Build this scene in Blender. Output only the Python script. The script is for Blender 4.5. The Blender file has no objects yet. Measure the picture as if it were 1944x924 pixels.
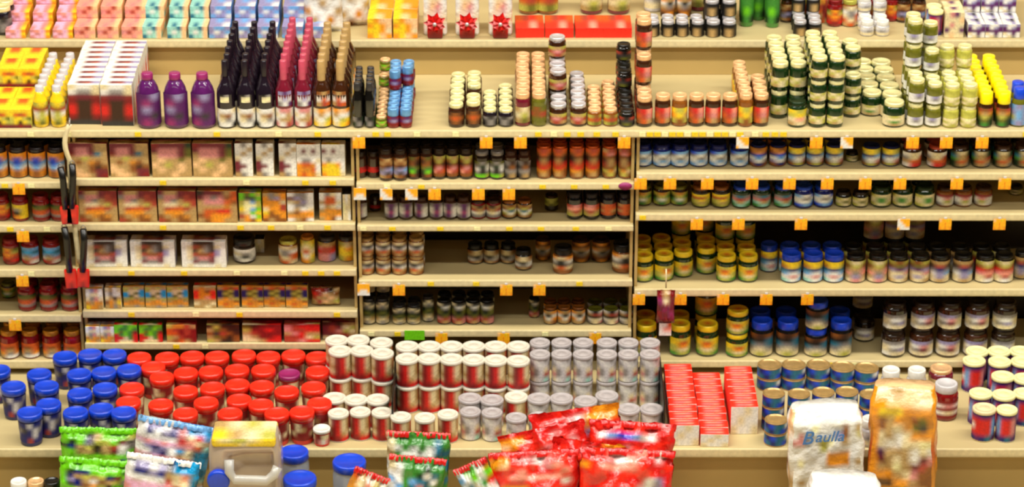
import bpy, math, random
from mathutils import Vector, Matrix, noise

C = bpy.context.scene.collection
S = bpy.context.scene

# ------------------------------------------------------------------ camera
FPX = 5300.0                     # focal length in pixels of the 1944x924 frame
PITCH = math.radians(24.0)
DIST = 11.28
CAM_Z = 1.15 + DIST * math.sin(PITCH)
CAM_Y = -DIST * math.cos(PITCH)
cam_d = bpy.data.cameras.new('camera')
cam_d.sensor_width = 36.0
cam_d.lens = FPX / 1944 * 36
cam_d.clip_end = 100
cam = bpy.data.objects.new('camera', cam_d)
cam.location = (0, CAM_Y, CAM_Z)
cam.rotation_euler = (math.pi / 2 - PITCH, 0, 0)
C.objects.link(cam)
S.camera = cam
cam_d.dof.use_dof = True         # the photograph is softly focused throughout
cam_d.dof.focus_distance = 7.6
cam_d.dof.aperture_fstop = 9.0

# ------------------------------------------------------------------ world, lights, exposure
w = bpy.data.worlds.new('world')
S.world = w
w.use_nodes = True
w.node_tree.nodes['Background'].inputs[0].default_value = (1.0, 0.94, 0.84, 1)
w.node_tree.nodes['Background'].inputs[1].default_value = 0.05

def area(name, loc, sx, sy, power, col=(1, 0.97, 0.88), rot=(0, 0, 0)):
    d = bpy.data.lights.new(name, 'AREA')
    d.shape = 'RECTANGLE'; d.size = sx; d.size_y = sy
    d.energy = power; d.color = col
    o = bpy.data.objects.new(name, d)
    o.location = loc; o.rotation_euler = rot
    C.objects.link(o)
    return o
area('ceiling_light', (0, -1.6, 6.6), 12, 0.35, 1250)
area('ceiling_light', (0, -4.4, 6.6), 12, 0.35, 620)
area('ceiling_light', (0, -7.8, 6.6), 12, 0.35, 120)

S.view_settings.view_transform = 'Standard'
S.view_settings.look = 'None'
S.view_settings.gamma = 1
S.view_settings.use_curve_mapping = False
S.view_settings.exposure = -0.78

# ------------------------------------------------------------------ projection helpers (pixel of the photo -> real place)
FW = Vector((0, math.cos(PITCH), -math.sin(PITCH)))
UP = Vector((0, math.sin(PITCH), math.cos(PITCH)))
CP = Vector((0, CAM_Y, CAM_Z))
def ray(px, py):
    return FW + Vector((1, 0, 0)) * ((px - 972) / FPX) + UP * ((462 - py) / FPX)
def onY(px, py, Y):
    d = ray(px, py); t = (Y - CP.y) / d.y; return CP + d * t
def onZ(px, py, Z):
    d = ray(px, py); t = (Z - CP.z) / d.z; return CP + d * t
def ppm(p):                      # pixels per metre at a point
    return FPX / (Vector(p) - CP).dot(FW)

# ------------------------------------------------------------------ colours
PAL = dict(k=(18, 15, 12), K=(40, 24, 12), w=(236, 232, 222), c=(230, 212, 164), t=(184, 148, 90), y=(240, 205, 30),
           Y=(255, 232, 0), o=(238, 150, 26), O=(206, 86, 22), r=(214, 28, 22), R=(130, 16, 18), m=(112, 22, 40),
           p=(214, 134, 130), P=(88, 26, 92), b=(18, 66, 205), B=(12, 22, 104), s=(112, 168, 220), T=(34, 108, 132),
           g=(62, 134, 44), G=(22, 46, 16), l=(112, 204, 14), L=(104, 102, 26), e=(136, 128, 122), E=(52, 48, 46),
           v=(150, 140, 178), S=(208, 202, 202), a=(138, 78, 24), A=(58, 28, 10), F=(246, 196, 140), q=(244, 236, 172),
           f=(244, 156, 132), M=(150, 40, 100), h=(236, 178, 206), z=(150, 206, 190), i=(244, 44, 22), n=(28, 18, 28),
           j=(186, 180, 74), d=(206, 132, 34), x=(26, 160, 220), u=(170, 60, 40), D=(196, 74, 96))
def lin(c):
    r = []
    for v in c:
        v = v / 255
        r.append(v / 12.92 if v <= 0.04045 else ((v + 0.055) / 1.055) ** 2.4)
    return tuple(r)
LP = {k: lin(v) for k, v in PAL.items()}
def pat(p, u, v):
    """colour of a printed pattern (rows of palette letters, top row first) at u, v in 0..1 (v up)"""
    nr, nc = len(p), len(p[0])
    U = min(max(u * nc - 0.5, 0), nc - 1); V = min(max((1 - v) * nr - 0.5, 0), nr - 1)
    c0 = int(U); r0 = int(V); c1 = min(c0 + 1, nc - 1); r1 = min(r0 + 1, nr - 1)
    fu = U - c0; fv = V - r0
    sm = lambda t: min(max((t - 0.15) / 0.7, 0), 1)
    fu, fv = sm(fu), sm(fv)
    o = []
    a, b, c, d = (LP[p[r0][c0]], LP[p[r0][c1]], LP[p[r1][c0]], LP[p[r1][c1]])
    for i in range(3):
        o.append((a[i] * (1 - fu) + b[i] * fu) * (1 - fv) + (c[i] * (1 - fu) + d[i] * fu) * fv)
    return (o[0], o[1], o[2], 1)

# ------------------------------------------------------------------ materials
def mat(name, rough=0.5, metal=0.0, coat=0.0, bump=0.0, trans=0.0, var=0.10, scale=60, spec=0.5):
    m = bpy.data.materials.new(name); m.use_nodes = True
    nt = m.node_tree; b = nt.nodes['Principled BSDF']
    a = nt.nodes.new('ShaderNodeAttribute'); a.attribute_name = 'Col'
    tc = nt.nodes.new('ShaderNodeTexCoord')
    n = nt.nodes.new('ShaderNodeTexNoise'); n.inputs['Scale'].default_value = scale; n.inputs['Detail'].default_value = 2
    nt.links.new(tc.outputs['Object'], n.inputs['Vector'])
    mr = nt.nodes.new('ShaderNodeMapRange')
    mr.inputs['To Min'].default_value = 1 - var; mr.inputs['To Max'].default_value = 1 + var
    mr.inputs['From Min'].default_value = 0.25; mr.inputs['From Max'].default_value = 0.75
    nt.links.new(n.outputs['Fac'], mr.inputs['Value'])
    mx = nt.nodes.new('ShaderNodeVectorMath'); mx.operation = 'SCALE'
    nt.links.new(a.outputs['Color'], mx.inputs[0]); nt.links.new(mr.outputs['Result'], mx.inputs['Scale'])
    nt.links.new(mx.outputs['Vector'], b.inputs['Base Color'])
    b.inputs['Roughness'].default_value = rough; b.inputs['Metallic'].default_value = metal
    b.inputs['Coat Weight'].default_value = coat; b.inputs['Coat Roughness'].default_value = 0.1
    b.inputs['Specular IOR Level'].default_value = spec
    b.inputs['Transmission Weight'].default_value = trans
    if bump:
        n2 = nt.nodes.new('ShaderNodeTexNoise'); n2.inputs['Scale'].default_value = 38; n2.inputs['Detail'].default_value = 3
        nt.links.new(tc.outputs['Object'], n2.inputs['Vector'])
        bp = nt.nodes.new('ShaderNodeBump'); bp.inputs['Strength'].default_value = bump; bp.inputs['Distance'].default_value = 0.02
        nt.links.new(n2.outputs['Fac'], bp.inputs['Height']); nt.links.new(bp.outputs['Normal'], b.inputs['Normal'])
    return m
M = dict(glass=mat('jar_glass', 0.12, coat=0.6, var=0.25, scale=45), plastic=mat('moulded_plastic', 0.32, coat=0.2),
         paper=mat('printed_paper', 0.5, var=0.18, scale=110), metal=mat('tin_metal', 0.3, metal=0.35, var=0.15),
         foil=mat('film_wrap', 0.25, coat=0.4, bump=0.4, var=0.12, scale=25), clear=mat('clear_plastic', 0.18, trans=0.55, coat=0.4, var=0.08, scale=12),
         paint=mat('painted_steel', 0.45, var=0.04, scale=6), card=mat('card', 0.6, var=0.05, scale=20),
         drink=mat('dark_bottle_glass', 0.08, coat=0.8, var=0.2, scale=30))

# ------------------------------------------------------------------ mesh helpers
def mesh(name, verts, faces, cols, mt, smooth=True):
    """cols: one colour, or a list with one colour per face corner"""
    me = bpy.data.meshes.new(name); me.from_pydata(verts, [], faces)
    at = me.color_attributes.new('Col', 'FLOAT_COLOR', 'CORNER')
    n = len(me.loops)
    if isinstance(cols, tuple): flat = list(cols[:3]) + [1.0]; flat = flat * n
    else: flat = [x for c in cols for x in (c[0], c[1], c[2], 1.0)]
    at.data.foreach_set('color', flat)
    me.polygons.foreach_set('use_smooth', [smooth] * len(me.polygons))
    me.materials.append(M[mt]); me.update()
    return me
def lathe(name, prof, col, mt, n=20, fn=None):
    vs, fs, cs = [], [], []
    k = len(prof)
    for i in range(n):
        a = 2 * math.pi * i / n
        for r, z in prof: vs.append((r * math.cos(a), r * math.sin(a), z))
    for i in range(n):
        j = (i + 1) % n
        for q in range(k - 1):
            fs.append((i * k + q, j * k + q, j * k + q + 1, i * k + q + 1))
            if fn: cs += [fn(prof[q]), fn(prof[q]), fn(prof[q + 1]), fn(prof[q + 1])]
    if prof[0][0] > 1e-5: fs.append(tuple(i * k for i in range(n))[::-1]); cs += [fn(prof[0]) if fn else 0] * n
    if prof[-1][0] > 1e-5: fs.append(tuple(i * k + k - 1 for i in range(n))); cs += [fn(prof[-1]) if fn else 0] * n
    return mesh(name, vs, fs, cs if fn else LP[col], mt)
def wrap(name, r0, r1, z0, z1, p, mt='paper', arc=88, nu=16, nv=10, bulge=None):
    """a label wrapped round the side facing the aisle (-Y)"""
    vs, fs, cs = [], [], []
    for j in range(nv + 1):
        v = j / nv; r = r0 + (r1 - r0) * v
        for i in range(nu + 1):
            a = math.radians(-90 - arc + 2 * arc * i / nu)
            vs.append((r * math.cos(a), r * math.sin(a), z0 + (z1 - z0) * v))
    for j in range(nv):
        for i in range(nu):
            q = j * (nu + 1) + i
            fs.append((q, q + 1, q + nu + 2, q + nu + 1))
            for (a, b) in ((i, j), (i + 1, j), (i + 1, j + 1), (i, j + 1)): cs.append(pat(p, a / nu, b / nv))
    return mesh(name, vs, fs, cs, mt)
def rbox(name, sx, sy, sz, mt='paper', b=0.002, front='w', top=None, right=None, left=None, back=None, n=14, col=None):
    """box with rounded edges, centred in x and y, base at z = 0; each side may carry its own print"""
    def norm(p): return [p] if isinstance(p, str) else p
    front = norm(front); top = norm(top or front); right = norm(right or front); left = norm(left or right); back = norm(back or front)
    if len(set(''.join(front + top + right + left))) <= 1: n = 1
    def ax(s, k): return [0, b] + [b + (s - 2 * b) * i / k for i in range(1, k)] + [s - b, s]
    X, Y, Z = ax(sx, n), ax(sy, max(1, n // 2)), ax(sz, n)
    vs, fs, cs = [], [], []
    def P(x, y, z):
        c = Vector((min(max(x, b), sx - b), min(max(y, b), sy - b), min(max(z, b), sz - b)))
        d = Vector((x, y, z)) - c
        if d.length > 1e-9: d = d.normalized() * b
        p = c + d; return (p.x - sx / 2, p.y - sy / 2, p.z)
    def face(A, B, f, pt, fu, flip):
        base = len(vs)
        for bb in B:
            for aa in A: vs.append(P(*f(aa, bb)))
        na = len(A); amax, bmax = A[-1], B[-1]
        for j in range(len(B) - 1):
            for i in range(na - 1):
                q = base + j * na + i
                idx = [(q, i, j), (q + 1, i + 1, j), (q + na + 1, i + 1, j + 1), (q + na, i, j + 1)]
                if flip: idx = idx[::-1]
                fs.append(tuple(t[0] for t in idx))
                for _, ii, jj in idx:
                    u = A[ii] / amax; v = B[jj] / bmax
                    cs.append(pat(pt, 1 - u if fu else u, v))
    face(X, Z, lambda a, c: (a, 0, c), front, False, False)
    face(X, Z, lambda a, c: (a, sy, c), back, True, True)
    face(Y, Z, lambda a, c: (sx, a, c), right, False, False)
    face(Y, Z, lambda a, c: (0, a, c), left, True, True)
    face(X, Y, lambda a, c: (a, c, sz), top, False, False)
    face(X, Y, lambda a, c: (a, c, 0), back, False, True)
    return mesh(name, vs, fs, cs, mt, smooth=False)
def obj(name, me, parent=None, loc=(0, 0, 0), rot=(0, 0, 0)):
    o = bpy.data.objects.new(name, me); C.objects.link(o); o.location = loc; o.rotation_euler = rot
    if parent: o.parent = parent
    return o
def tag(o, label, cat, group=None, kind=None):
    if label: o['label'] = label
    if cat: o['category'] = cat
    if group: o['group'] = group
    if kind: o['kind'] = kind
    return o
def tube(name, pts, r, col, mt='plastic', n=10):
    vs, fs = [], []
    pts = [Vector(p) for p in pts]
    for i, p in enumerate(pts):
        t = (pts[min(i + 1, len(pts) - 1)] - pts[max(i - 1, 0)]).normalized()
        a = t.cross(Vector((0.13, 0.99, 0.2))).normalized(); b = t.cross(a)
        for k in range(n):
            q = 2 * math.pi * k / n; vs.append(p + a * r * math.cos(q) + b * r * math.sin(q))
    for i in range(len(pts) - 1):
        for k in range(n): fs.append((i * n + k, i * n + (k + 1) % n, (i + 1) * n + (k + 1) % n, (i + 1) * n + k))
    fs.append(tuple(range(n))[::-1]); fs.append(tuple((len(pts) - 1) * n + k for k in range(n)))
    return mesh(name, vs, fs, LP[col], mt)

# ------------------------------------------------------------------ goods: every kind is built once per size, then repeated
REG = []         # (root, look, where, column key, depth, level)
CACHE = {}
def parts_of(K, w_, h_):
    key = (K['id'], round(w_, 3), round(h_, 3))
    if key in CACHE: return CACHE[key]
    r = key[1] / 2; h = key[2]; sh = K['shape']; out = []
    nm = K['name']
    if sh == 'jar':
        lh = K.get('lh', 0.14) * h; lr = K.get('lr', 0.88) * r; bt = h - lh; sq = K.get('neck', 0.12) * h
        prof = [(0, 0), (r * .86, 0), (r * .97, h * .02), (r, h * .07), (r, bt - sq), (r * .96, bt - sq * .55), (lr * .97, bt - sq * .15), (lr * .94, bt)]
        out.append(('body', lathe('body', prof, K['body'], K.get('bm', 'glass'))))
        out.append(('lid', lathe('lid', [(lr * .98, bt - .004), (lr * 1.02, bt), (lr * 1.02, h - .004), (lr * .96, h), (lr * .8, h), (lr * .78, h - .002), (0, h - .002)],
                                 K['lid'], K.get('lm', 'metal'), fn=(lambda p: (*LP[K['lid2']], 1) if p[0] < lr * .55 else (*LP[K['lid']], 1)) if K.get('lid2') else None)))
        if K.get('label'):
            a, b, p = K['label']
            out.append(('label', wrap('label', r * 1.012, r * 1.012, a * h, b * h, p)))
    elif sh == 'bottle':
        prof = [(0, 0), (r * .88, 0), (r * .98, h * .012), (r, h * .04), (r, h * .50), (r * .93, h * .57), (r * .6, h * .66), (r * .38, h * .72), (r * .33, h * .78), (r * .31, h * .97), (0, h * .97)]
        if K.get('fat'):
            prof = [(0, 0), (r * .85, 0), (r * .97, h * .02), (r, h * .06), (r * .99, h * .30), (r * .93, h * .42), (r, h * .54), (r * .98, h * .62), (r * .85, h * .73), (r * .6, h * .84), (r * .45, h * .88), (r * .43, h * .95), (0, h * .95)]
        if K.get('slim'):
            prof = [(0, 0), (r * .88, 0), (r, h * .03), (r, h * .6), (r * .9, h * .68), (r * .62, h * .78), (r * .6, h * .86), (0, h * .86)]
        out.append(('body', lathe('body', prof, K['body'], 'drink')))
        c0, cr = K.get('cap', (.76, .36))
        out.append(('cap', lathe('cap', [(cr * r * .97, c0 * h), (cr * r, c0 * h + .003), (cr * r * .96, h * .985), (cr * r * .85, h), (0, h)], K['lid'], 'plastic')))
        if K.get('label'):
            a, b, p = K['label']; out.append(('label', wrap('label', r * 1.012, r * 1.012, a * h, b * h, p)))
        if K.get('label2'):
            a, b, p = K['label2']; out.append(('neck_label', wrap('neck_label', r * K.get('l2r', .97), r * K.get('l2t', .62), a * h, b * h, p, arc=K.get('l2a', 40), nu=8, nv=5)))
    elif sh == 'can':
        prof = [(0, 0), (r * .97, 0), (r, .003), (r * .97, .006), (r * .97, h - .006), (r, h - .003), (r * .99, h), (r * .93, h), (r * .92, h - .004), (r*.55, h - .004), (r*.5, h - .003), (0, h - .003)]
        out.append(('body', lathe('body', prof, K['body'], 'metal')))
        p = K['label'][2]; a, b = K['label'][:2]
        out.append(('label', wrap('label', r * .985, r * .985, h * a, h * b, p, arc=140, nu=22)))
        if K.get('lid'):
            out.append(('lid', lathe('lid', [(r * 1.02, h - .012), (r * 1.04, h - .010), (r * 1.04, h), (r * .97, h + .002), (r * .84, h + .002), (r * .82, h), (r * .45, h), (r * .43, h + .001), (0, h + .001)], K['lid'], 'plastic')))
    elif sh == 'tub':
        prof = [(0, 0), (r * .80, 0), (r * .85, .004), (r * .93, h * .78), (r * .93, h * .84)]
        out.append(('body', lathe('body', prof, K['body'], 'plastic')))
        out.append(('lid', lathe('lid', [(r * .95, h * .80), (r, h * .81), (r, h * .95), (r * .94, h), (r * .86, h), (r * .84, h - .002), (0, h - .002)], K['lid'], 'plastic')))
        a, b, p = K['label']
        out.append(('label', wrap('label', r * (.85 + .08 * a) * 1.02, r * (.85 + .08 * b) * 1.02 + .0015, a * h, b * h, p, arc=120, nu=20)))
    elif sh == 'box':
        sy = K['d']
        out.append(('carton', rbox(nm, 2 * r, sy, h, 'paper', front=K['front'], top=K.get('top'), right=K.get('right'), left=K.get('left'))))
        if K.get('flap'):
            out.append(('flap', rbox('flap', 2 * r * .9, sy * .5, .0025, 'paper', b=.001, front=K['flap'], n=1)))
    elif sh == 'pouch':
        out.append(('bag', pouch_mesh(nm, 2 * r, h, K['d'], K['front'])))
        out.append(('seal', rbox('seal', 2 * r * .94, .004, h * .09, 'foil', b=.001, front=K['seal'], n=1)))
    CACHE[key] = out
    return out
def pouch_mesh(nm, w_, h_, d_, p, mt='foil', seed=0, nu=22, nv=22, wr=0.006, side=None):
    vs, fs, cs = [], [], []
    for s in (-1, 1):
        base = len(vs)
        for j in range(nv + 1):
            v = j / nv
            for i in range(nu + 1):
                u = -1 + 2 * i / nu
                t = (max(0, 1 - abs(u) ** 3)) ** .55 * max(0, 1 - abs(2 * v - 1) ** 5 ) ** .6
                if v > .92 or v < .06: t *= .25
                sq = 1 - .07 * math.sin(math.pi * v) - (.03 if .88 < v < .95 else 0)
                wq = wr * noise.noise(Vector((u * 3 + seed, v * 4, s * 2.0))) * (1 if t > .1 else .5) + wr * .5 * noise.noise(Vector((u * 7, v * 9 + seed, s)))
                y = s * (d_ / 2 * t) - wq * (1 if s < 0 else -1) * 1.5
                vs.append((u * w_ / 2 * sq + wq * .4, y, v * h_ + wq * .6 * (v > .5)))
        for j in range(nv):
            for i in range(nu):
                q = base + j * (nu + 1) + i
                idx = [(q, i, j), (q + 1, i + 1, j), (q + nu + 2, i + 1, j + 1), (q + nu + 1, i, j + 1)]
                if s > 0: idx = idx[::-1]
                fs.append(tuple(t[0] for t in idx))
                for _, ii, jj in idx: cs.append(pat(p, ii / nu, jj / nv))
    return mesh(nm, vs, fs, cs, mt)

KINDS = {}
def kind(id, **k): k['id'] = id; KINDS[id] = k
def put(kid, x, y, z, w_, h_, look, where, group, col=0, dep=0, lev=0, rz=None, ry=0, rx=0):
    K = KINDS[kid]
    pts = parts_of(K, w_, h_)
    if rz is None: rz = random.uniform(-.35, .35) if K['shape'] not in ('box', 'pouch') else random.uniform(-.03, .03)
    loc = Vector((x, y, z + 0.0005))
    if len(pts) == 1:
        root = obj(K['name'], pts[0][1], None, loc, (rx, ry, rz))
    else:
        root = obj(K['name'], None, None, loc, (rx, ry, rz)); root.empty_display_size = .03
        for nm, me in pts:
            c = obj(nm, me, root)
            if nm == 'seal': c.location = (0, 0, h_ * .91)
            if nm == 'flap': c.location = (0, -K['d'] * .2, h_)
    root['category'] = K['cat']
    if group: root['group'] = group
    REG.append((root, look or K.get('look'), where, col, dep, lev))
    return root
def place_row(kid, xs, base, top, wpx, z, where, look=None, group=None, behind=0, lev2=None, jit=1.0, ymax=None):
    """jars in a row on a board at height z; base/top are where front foot and far lid rim sit"""
    group = group or (look or KINDS[kid]['look']).split(',')[0] + 's'
    for i, px in enumerate(xs):
        by = base + random.uniform(-.8, .8) * jit
        p = onZ(px, by, z); s = ppm(p); wm = wpx / s
        K = KINDS[kid]; dep = K['d'] / 2 if K['shape'] in ('box', 'pouch') else wm / 2
        y = p.y + dep
        lr = K.get('lr', .88) * wm / 2 if K['shape'] in ('jar',) else dep * .9
        h = onY(px, top, y + lr).z - z
        h = round(h, 3); wm = round(wm, 3)
        put(kid, p.x, y, z, wm, h, look, where, group, col=px)
        if lev2 and px in lev2: put(kid, p.x, y, z + h + .001, wm, h, look, where, group, col=px, lev=1)
        for k in range(behind):
            yy = y + (k + 1) * (2 * dep + .006)
            if ymax and yy + dep > ymax: break
            put(kid, p.x, yy, z, wm, h, look, where, group, col=px, dep=k + 1)
def column(kid, px, base, top, wpx, tiers, z, where, look=None, group=None, pitch=1.04, ymax=None, tiltx=0):
    """a file of jars running back from the shelf edge; tiers gives how many stand on one another at each step"""
    group = group or (look or KINDS[kid]['look']).split(',')[0] + 's'
    K = KINDS[kid]
    p = onZ(px, base, z); wm = round(wpx / ppm(p), 3)
    dep = K['d'] if K['shape'] in ('box', 'pouch') else wm
    y = p.y + dep / 2
    lr = K.get('lr', .88) * wm / 2 if K['shape'] == 'jar' else dep * .45
    if K['shape'] == 'bottle': lr = .15 * wm
    n0 = max(1, tiers[0])
    h = round((onY(px, top, y + lr).z - z) / n0, 3)
    for k, t in enumerate(tiers):
        yy = y + k * dep * pitch
        if ymax and yy + dep / 2 > ymax + .01: break
        jx = random.uniform(-.002, .002)
        for l in range(t):
            put(kid, p.x + jx, yy, z + l * (h + .001), wm, h, look, where, group, col=px, dep=k, lev=l)
    return h

# jar kinds -------------------------------------------------------------------------------------------
def jar(id, look, body, lid, label=None, name='jar', **k):
    kind(id, shape='jar', name=name, cat='jar', look=look, body=body, lid=lid, label=label, **k)
jar('amber', 'cream-lidded amber sauce jar', 'A', 'q', (.15, .66, ['AaA', 'aOa', 'AaA']), 'sauce_jar')
jar('berry', 'cream-lidded dark berry jam jar', 'n', 'q', (.12, .60, ['eEe', 'EeE', 'kek']), 'jam_jar')
jar('redjam', 'peach-lidded red preserve jar', 'm', 'F', (.12, .60, ['tct', 'cjc', 'tLt']), 'preserve_jar')
jar('olivejam', 'peach-lidded olive-brown preserve jar', 'L', 'F', (.15, .62, ['LaL', 'uau', 'LLL']), 'preserve_jar')
jar('silvertop', 'silver-lidded relish jar', 'A', 'S', (.12, .60, ['jtj', 'upu', 'tut']), 'relish_jar')
jar('peachy', 'peach-lidded pepper relish jar', 'a', 'F', (.10, .70, ['jaj', 'OuO', 'jLj']), 'relish_jar')
jar('blacktop', 'black-lidded dark relish jar', 'k', 'k', (.10, .62, ['uku', 'EEE', 'kLk']), 'relish_jar', lm='plastic')
jar('salsa', 'peach-lidded red salsa jar', 'A', 'F', (.12, .62, ['urfr', 'OupO', 'aOta']), 'salsa_jar')
jar('corn', 'peach-lidded golden corn relish jar', 'a', 'F', (.12, .62, ['yjy', 'oyt', 'jaj']), 'relish_jar')
jar('pickle', 'cream-lidded green pickle jar', 'G', 'q', (.16, .50, ['jcjc', 'cjcj', 'jtcj']), 'pickle_jar')
jar('olives', 'cream-lidded pale-labelled olive jar', 'G', 'q', (.08, .50, ['cjc', 'ccc', 'cgc', 'ctc']), 'olive_jar')
jar('olivesy', 'yellow and cream labelled olive jar', 'G', 'G', (.10, .72, ['yjy', 'jyj', 'cfc', 'tct']), 'olive_jar')
jar('artich', 'pale-lidded artichoke jar', 'L', 'q', (.10, .45, ['wvw', 'wew', 'www']), 'artichoke_jar')
jar('peppr', 'peach-lidded yellow pepper jar', 'j', 'q', (.10, .45, ['cqc', 'jcj', 'cjc']), 'pepper_jar')
jar('bluered', 'blue-lidded red preserve jar', 'R', 's', (.15, .6, ['RPR', 'PvP', 'RRR']), 'preserve_jar', lh=.38)
jar('limejar', 'peach-lidded green relish jar', 'L', 'F', (.12, .6, ['jlj', 'LjL', 'lLl']), 'relish_jar')
# middle shelves
jar('orblue', 'orange and blue labelled jar', 'K', 'n', (.04, .84, ['ooo', 'obo', 'sbs', 'wsw', 'oao', 'dad']), 'spread_jar', lh=.14, lm='plastic')
jar('sauceo', 'red pasta sauce jar with orange label', 'R', 'R', (.12, .66, ['LoL', 'jOj', 'OoO', 'uOu', 'rRr']), 'pasta_sauce_jar')
jar('saucey', 'red pasta sauce jar with yellow label', 'R', 'R', (.12, .66, ['jyy', 'tey', 'uky', 'uoy']), 'pasta_sauce_jar')
jar('sauceb', 'red pasta sauce jar with blue label', 'R', 'R', (.08, .70, ['sss', 'TxT', 'ses', 'wtp', 'ruw']), 'pasta_sauce_jar')
jar('saucer', 'red pasta sauce jar with round orange label', 'R', 'R', (.10, .66, ['GLG', 'LLL', 'uOu', 'OOp', 'eee', 'RRR']), 'pasta_sauce_jar')
jar('saucegold', 'gold-rimmed red sauce jar with orange label', 'R', 'd', (.06, .58, ['OOO', 'uaO', 'OtO', 'oeo', 'tww']), 'pasta_sauce_jar')
jar('redlab', 'small dark jar with red label', 'A', 'K', (.22, .44, ['RrR', 'rrr']), 'spice_jar')
jar('purp', 'dark olive jar with lilac label', 'A', 'K', (.10, .72, ['ata', 'tat', 'aAa', 'evs', 'vEv', 'taA']), 'olive_jar')
jar('grn', 'dark olive jar with green label', 'A', 'K', (.10, .75, ['aLa', 'AaA', 'aaA', 'LgL', 'GlG', 'AaA']), 'olive_jar')
jar('brn', 'dark olive jar with rust label', 'K', 'K', (.10, .78, ['jtj', 'aja', 'AaA', 'upu', 'fuO', 'aaa']), 'olive_jar')
jar('grnring', 'dark jar with white and lime label', 'K', 'e', (.08, .66, ['LeL', 'eGw', 'wkw', 'eke', 'llj']), 'caper_jar', lh=.12)
jar('greyj', 'dark jar with grey label', 'A', 'A', (.08, .66, ['eAe', 'EaE', 'eee', 'EtE']), 'caper_jar', lh=.12)
jar('orng', 'orange-labelled pepper jar', 'a', 'O', (.08, .94, ['OuO', 'aOa', 'AaA', 'AtA', 'rOr', 'OrO', 'oda', 'ata']), 'pepper_jar', lh=.06)
jar('orng2', 'rust-labelled pepper jar', 'a', 'O', (.08, .94, ['tua', 'OpO', 'aaA', 'AtA', 'utu', 'aaj', 'jdc', 'aja']), 'pepper_jar', lh=.06)
jar('magen', 'dark jar with magenta and white label', 'A', 'A', (.12, .72, ['ePe', 'wPw', 'wMw', 'ePw']), 'beet_jar')
jar('tanw', 'red-brown jar with tan and white label', 'R', 'A', (.12, .75, ['tAt', 'utu', 'wcw', 'eee']), 'relish_jar')
jar('jadew', 'amber jar with pale green label', 'A', 'a', (.12, .78, ['tat', 'aja', 'wTw', 'jwj', 'ata']), 'relish_jar')
jar('smally', 'small jar with yellow top', 'K', 'A', (.35, .86, ['jjj', 'LjL', 'jLj']), 'mustard_jar')
jar('darkor', 'black-lidded jam jar with orange label', 'k', 'n', (.14, .58, ['upu', 'ffO', 'tut', 'jtj']), 'jam_jar')
jar('fire', 'black-lidded jam jar with bright orange label', 'n', 'n', (.16, .60, ['tOu', 'uOO', 'tOt', 'uOa']), 'jam_jar')
jar('twotier', 'orange and silver honey jar', 'a', 't', (.08, .80, ['tct', 'eke', 'wew', 'tOt', 'ata']), 'honey_jar')
jar('squat', 'squat brown jar with tan label', 'K', 'k', (.08, .72, ['aca', 'tct', 'ekw', 'wew', 'ata']), 'dip_jar', lh=.22)
jar('squat2', 'wide amber jar with dark writing', 'a', 'k', (.08, .70, ['oco', 'wkw', 'eke', 'cOc', 'aaa']), 'dip_jar', lh=.24)
jar('tallbr', 'tall brown jar with dark band', 'A', 'A', (.05, .92, ['aoa', 'AaA', 'oto', 'wkw', 'tet', 'aaa', 'AoA']), 'dip_jar', lh=.06)
jar('olk', 'cream-banded dark olive jar', 'k', 'E', (.06, .90, ['EcE', 'cec', 'kGk', 'GLG', 'LGL', 'tct', 'cec']), 'antipasto_jar', lh=.08)
jar('olp', 'dark jar with slanted white label', 'k', 'k', (.06, .92, ['ckk', 'kwc', 'LkL', 'LGL', 'kLk', 'pup', 'utp']), 'antipasto_jar', lh=.06)
jar('tanlab', 'low yellow-labelled jar', 'A', 'a', (.08, .85, ['oto', 'wkw', 'owo', 'tta']), 'antipasto_jar', lh=.10)
jar('tanlab2', 'low rust-labelled jar', 'K', 'L', (.08, .95, ['wkw', 'tup', 'kka', 'wcw', 'ecp']), 'antipasto_jar', lh=.05)
jar('bluew', 'blue-lidded jar with white and blue label', 'B', 'B', (.08, .72, ['bss', 'ewe', 'wew', 'wsw', 'sws']), 'mayonnaise_jar')
jar('orbl', 'amber-topped jar with blue and white label', 'a', 'B', (.08, .90, ['dad', 'ada', 'BbB', 'wsw', 'vwe', 'aBa']), 'mayonnaise_jar', lh=.08)
jar('yelbl', 'yellow-topped jar with white label', 'B', 'B', (.08, .90, ['yyj', 'jyj', 'BBs', 'sww', 'ewp', 'aja']), 'mayonnaise_jar', lh=.08)
jar('redw', 'brown-lidded jar with white and red label', 'A', 'u', (.08, .72, ['wcw', 'ecu', 'tOO', 'wru']), 'pickle_jar')
jar('tang', 'brown-topped jar with tan and green label', 'K', 'A', (.08, .76, ['GcG', 'TtG', 'gtu', 'GOt', 'Gte']), 'pickle_jar')
jar('greeny', 'amber-lidded jar with green and yellow label', 'A', 'L', (.10, .72, ['jdj', 'Gjg', 'gwj', 'jgj']), 'pickle_jar')
jar('yellab', 'brown-lidded jar with yellow and red label', 'K', 'a', (.10, .66, ['yyy', 'uuy', 'jyj', 'jtj', 'LjL']), 'pickle_jar')
jar('teal', 'blue-lidded jar with teal and pink label', 'G', 'b', (.10, .62, ['eTe', 'pup', 'ztz', 'gzg']), 'pickle_jar')
jar('bluewh', 'blue-lidded jar with round white label', 'B', 'b', (.12, .66, ['swb', 'wew', 'wws', 'bsb']), 'pickle_jar')
jar('lowg', 'low dark jar with pale green label', 'k', 'K', (.12, .66, ['jcj', 'cLc', 'jcj']), 'pickle_jar')
jar('greenround', 'green pickle jar with cream oval label', 'G', 'G', (.12, .66, ['jcc', 'cgc', 'cgc', 'jcj']), 'pickle_jar')
jar('orw', 'amber jar with white label and red trim', 'a', 'A', (.10, .66, ['RRR', 'wpw', 'wjw', 'ecw']), 'pickle_jar')
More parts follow.
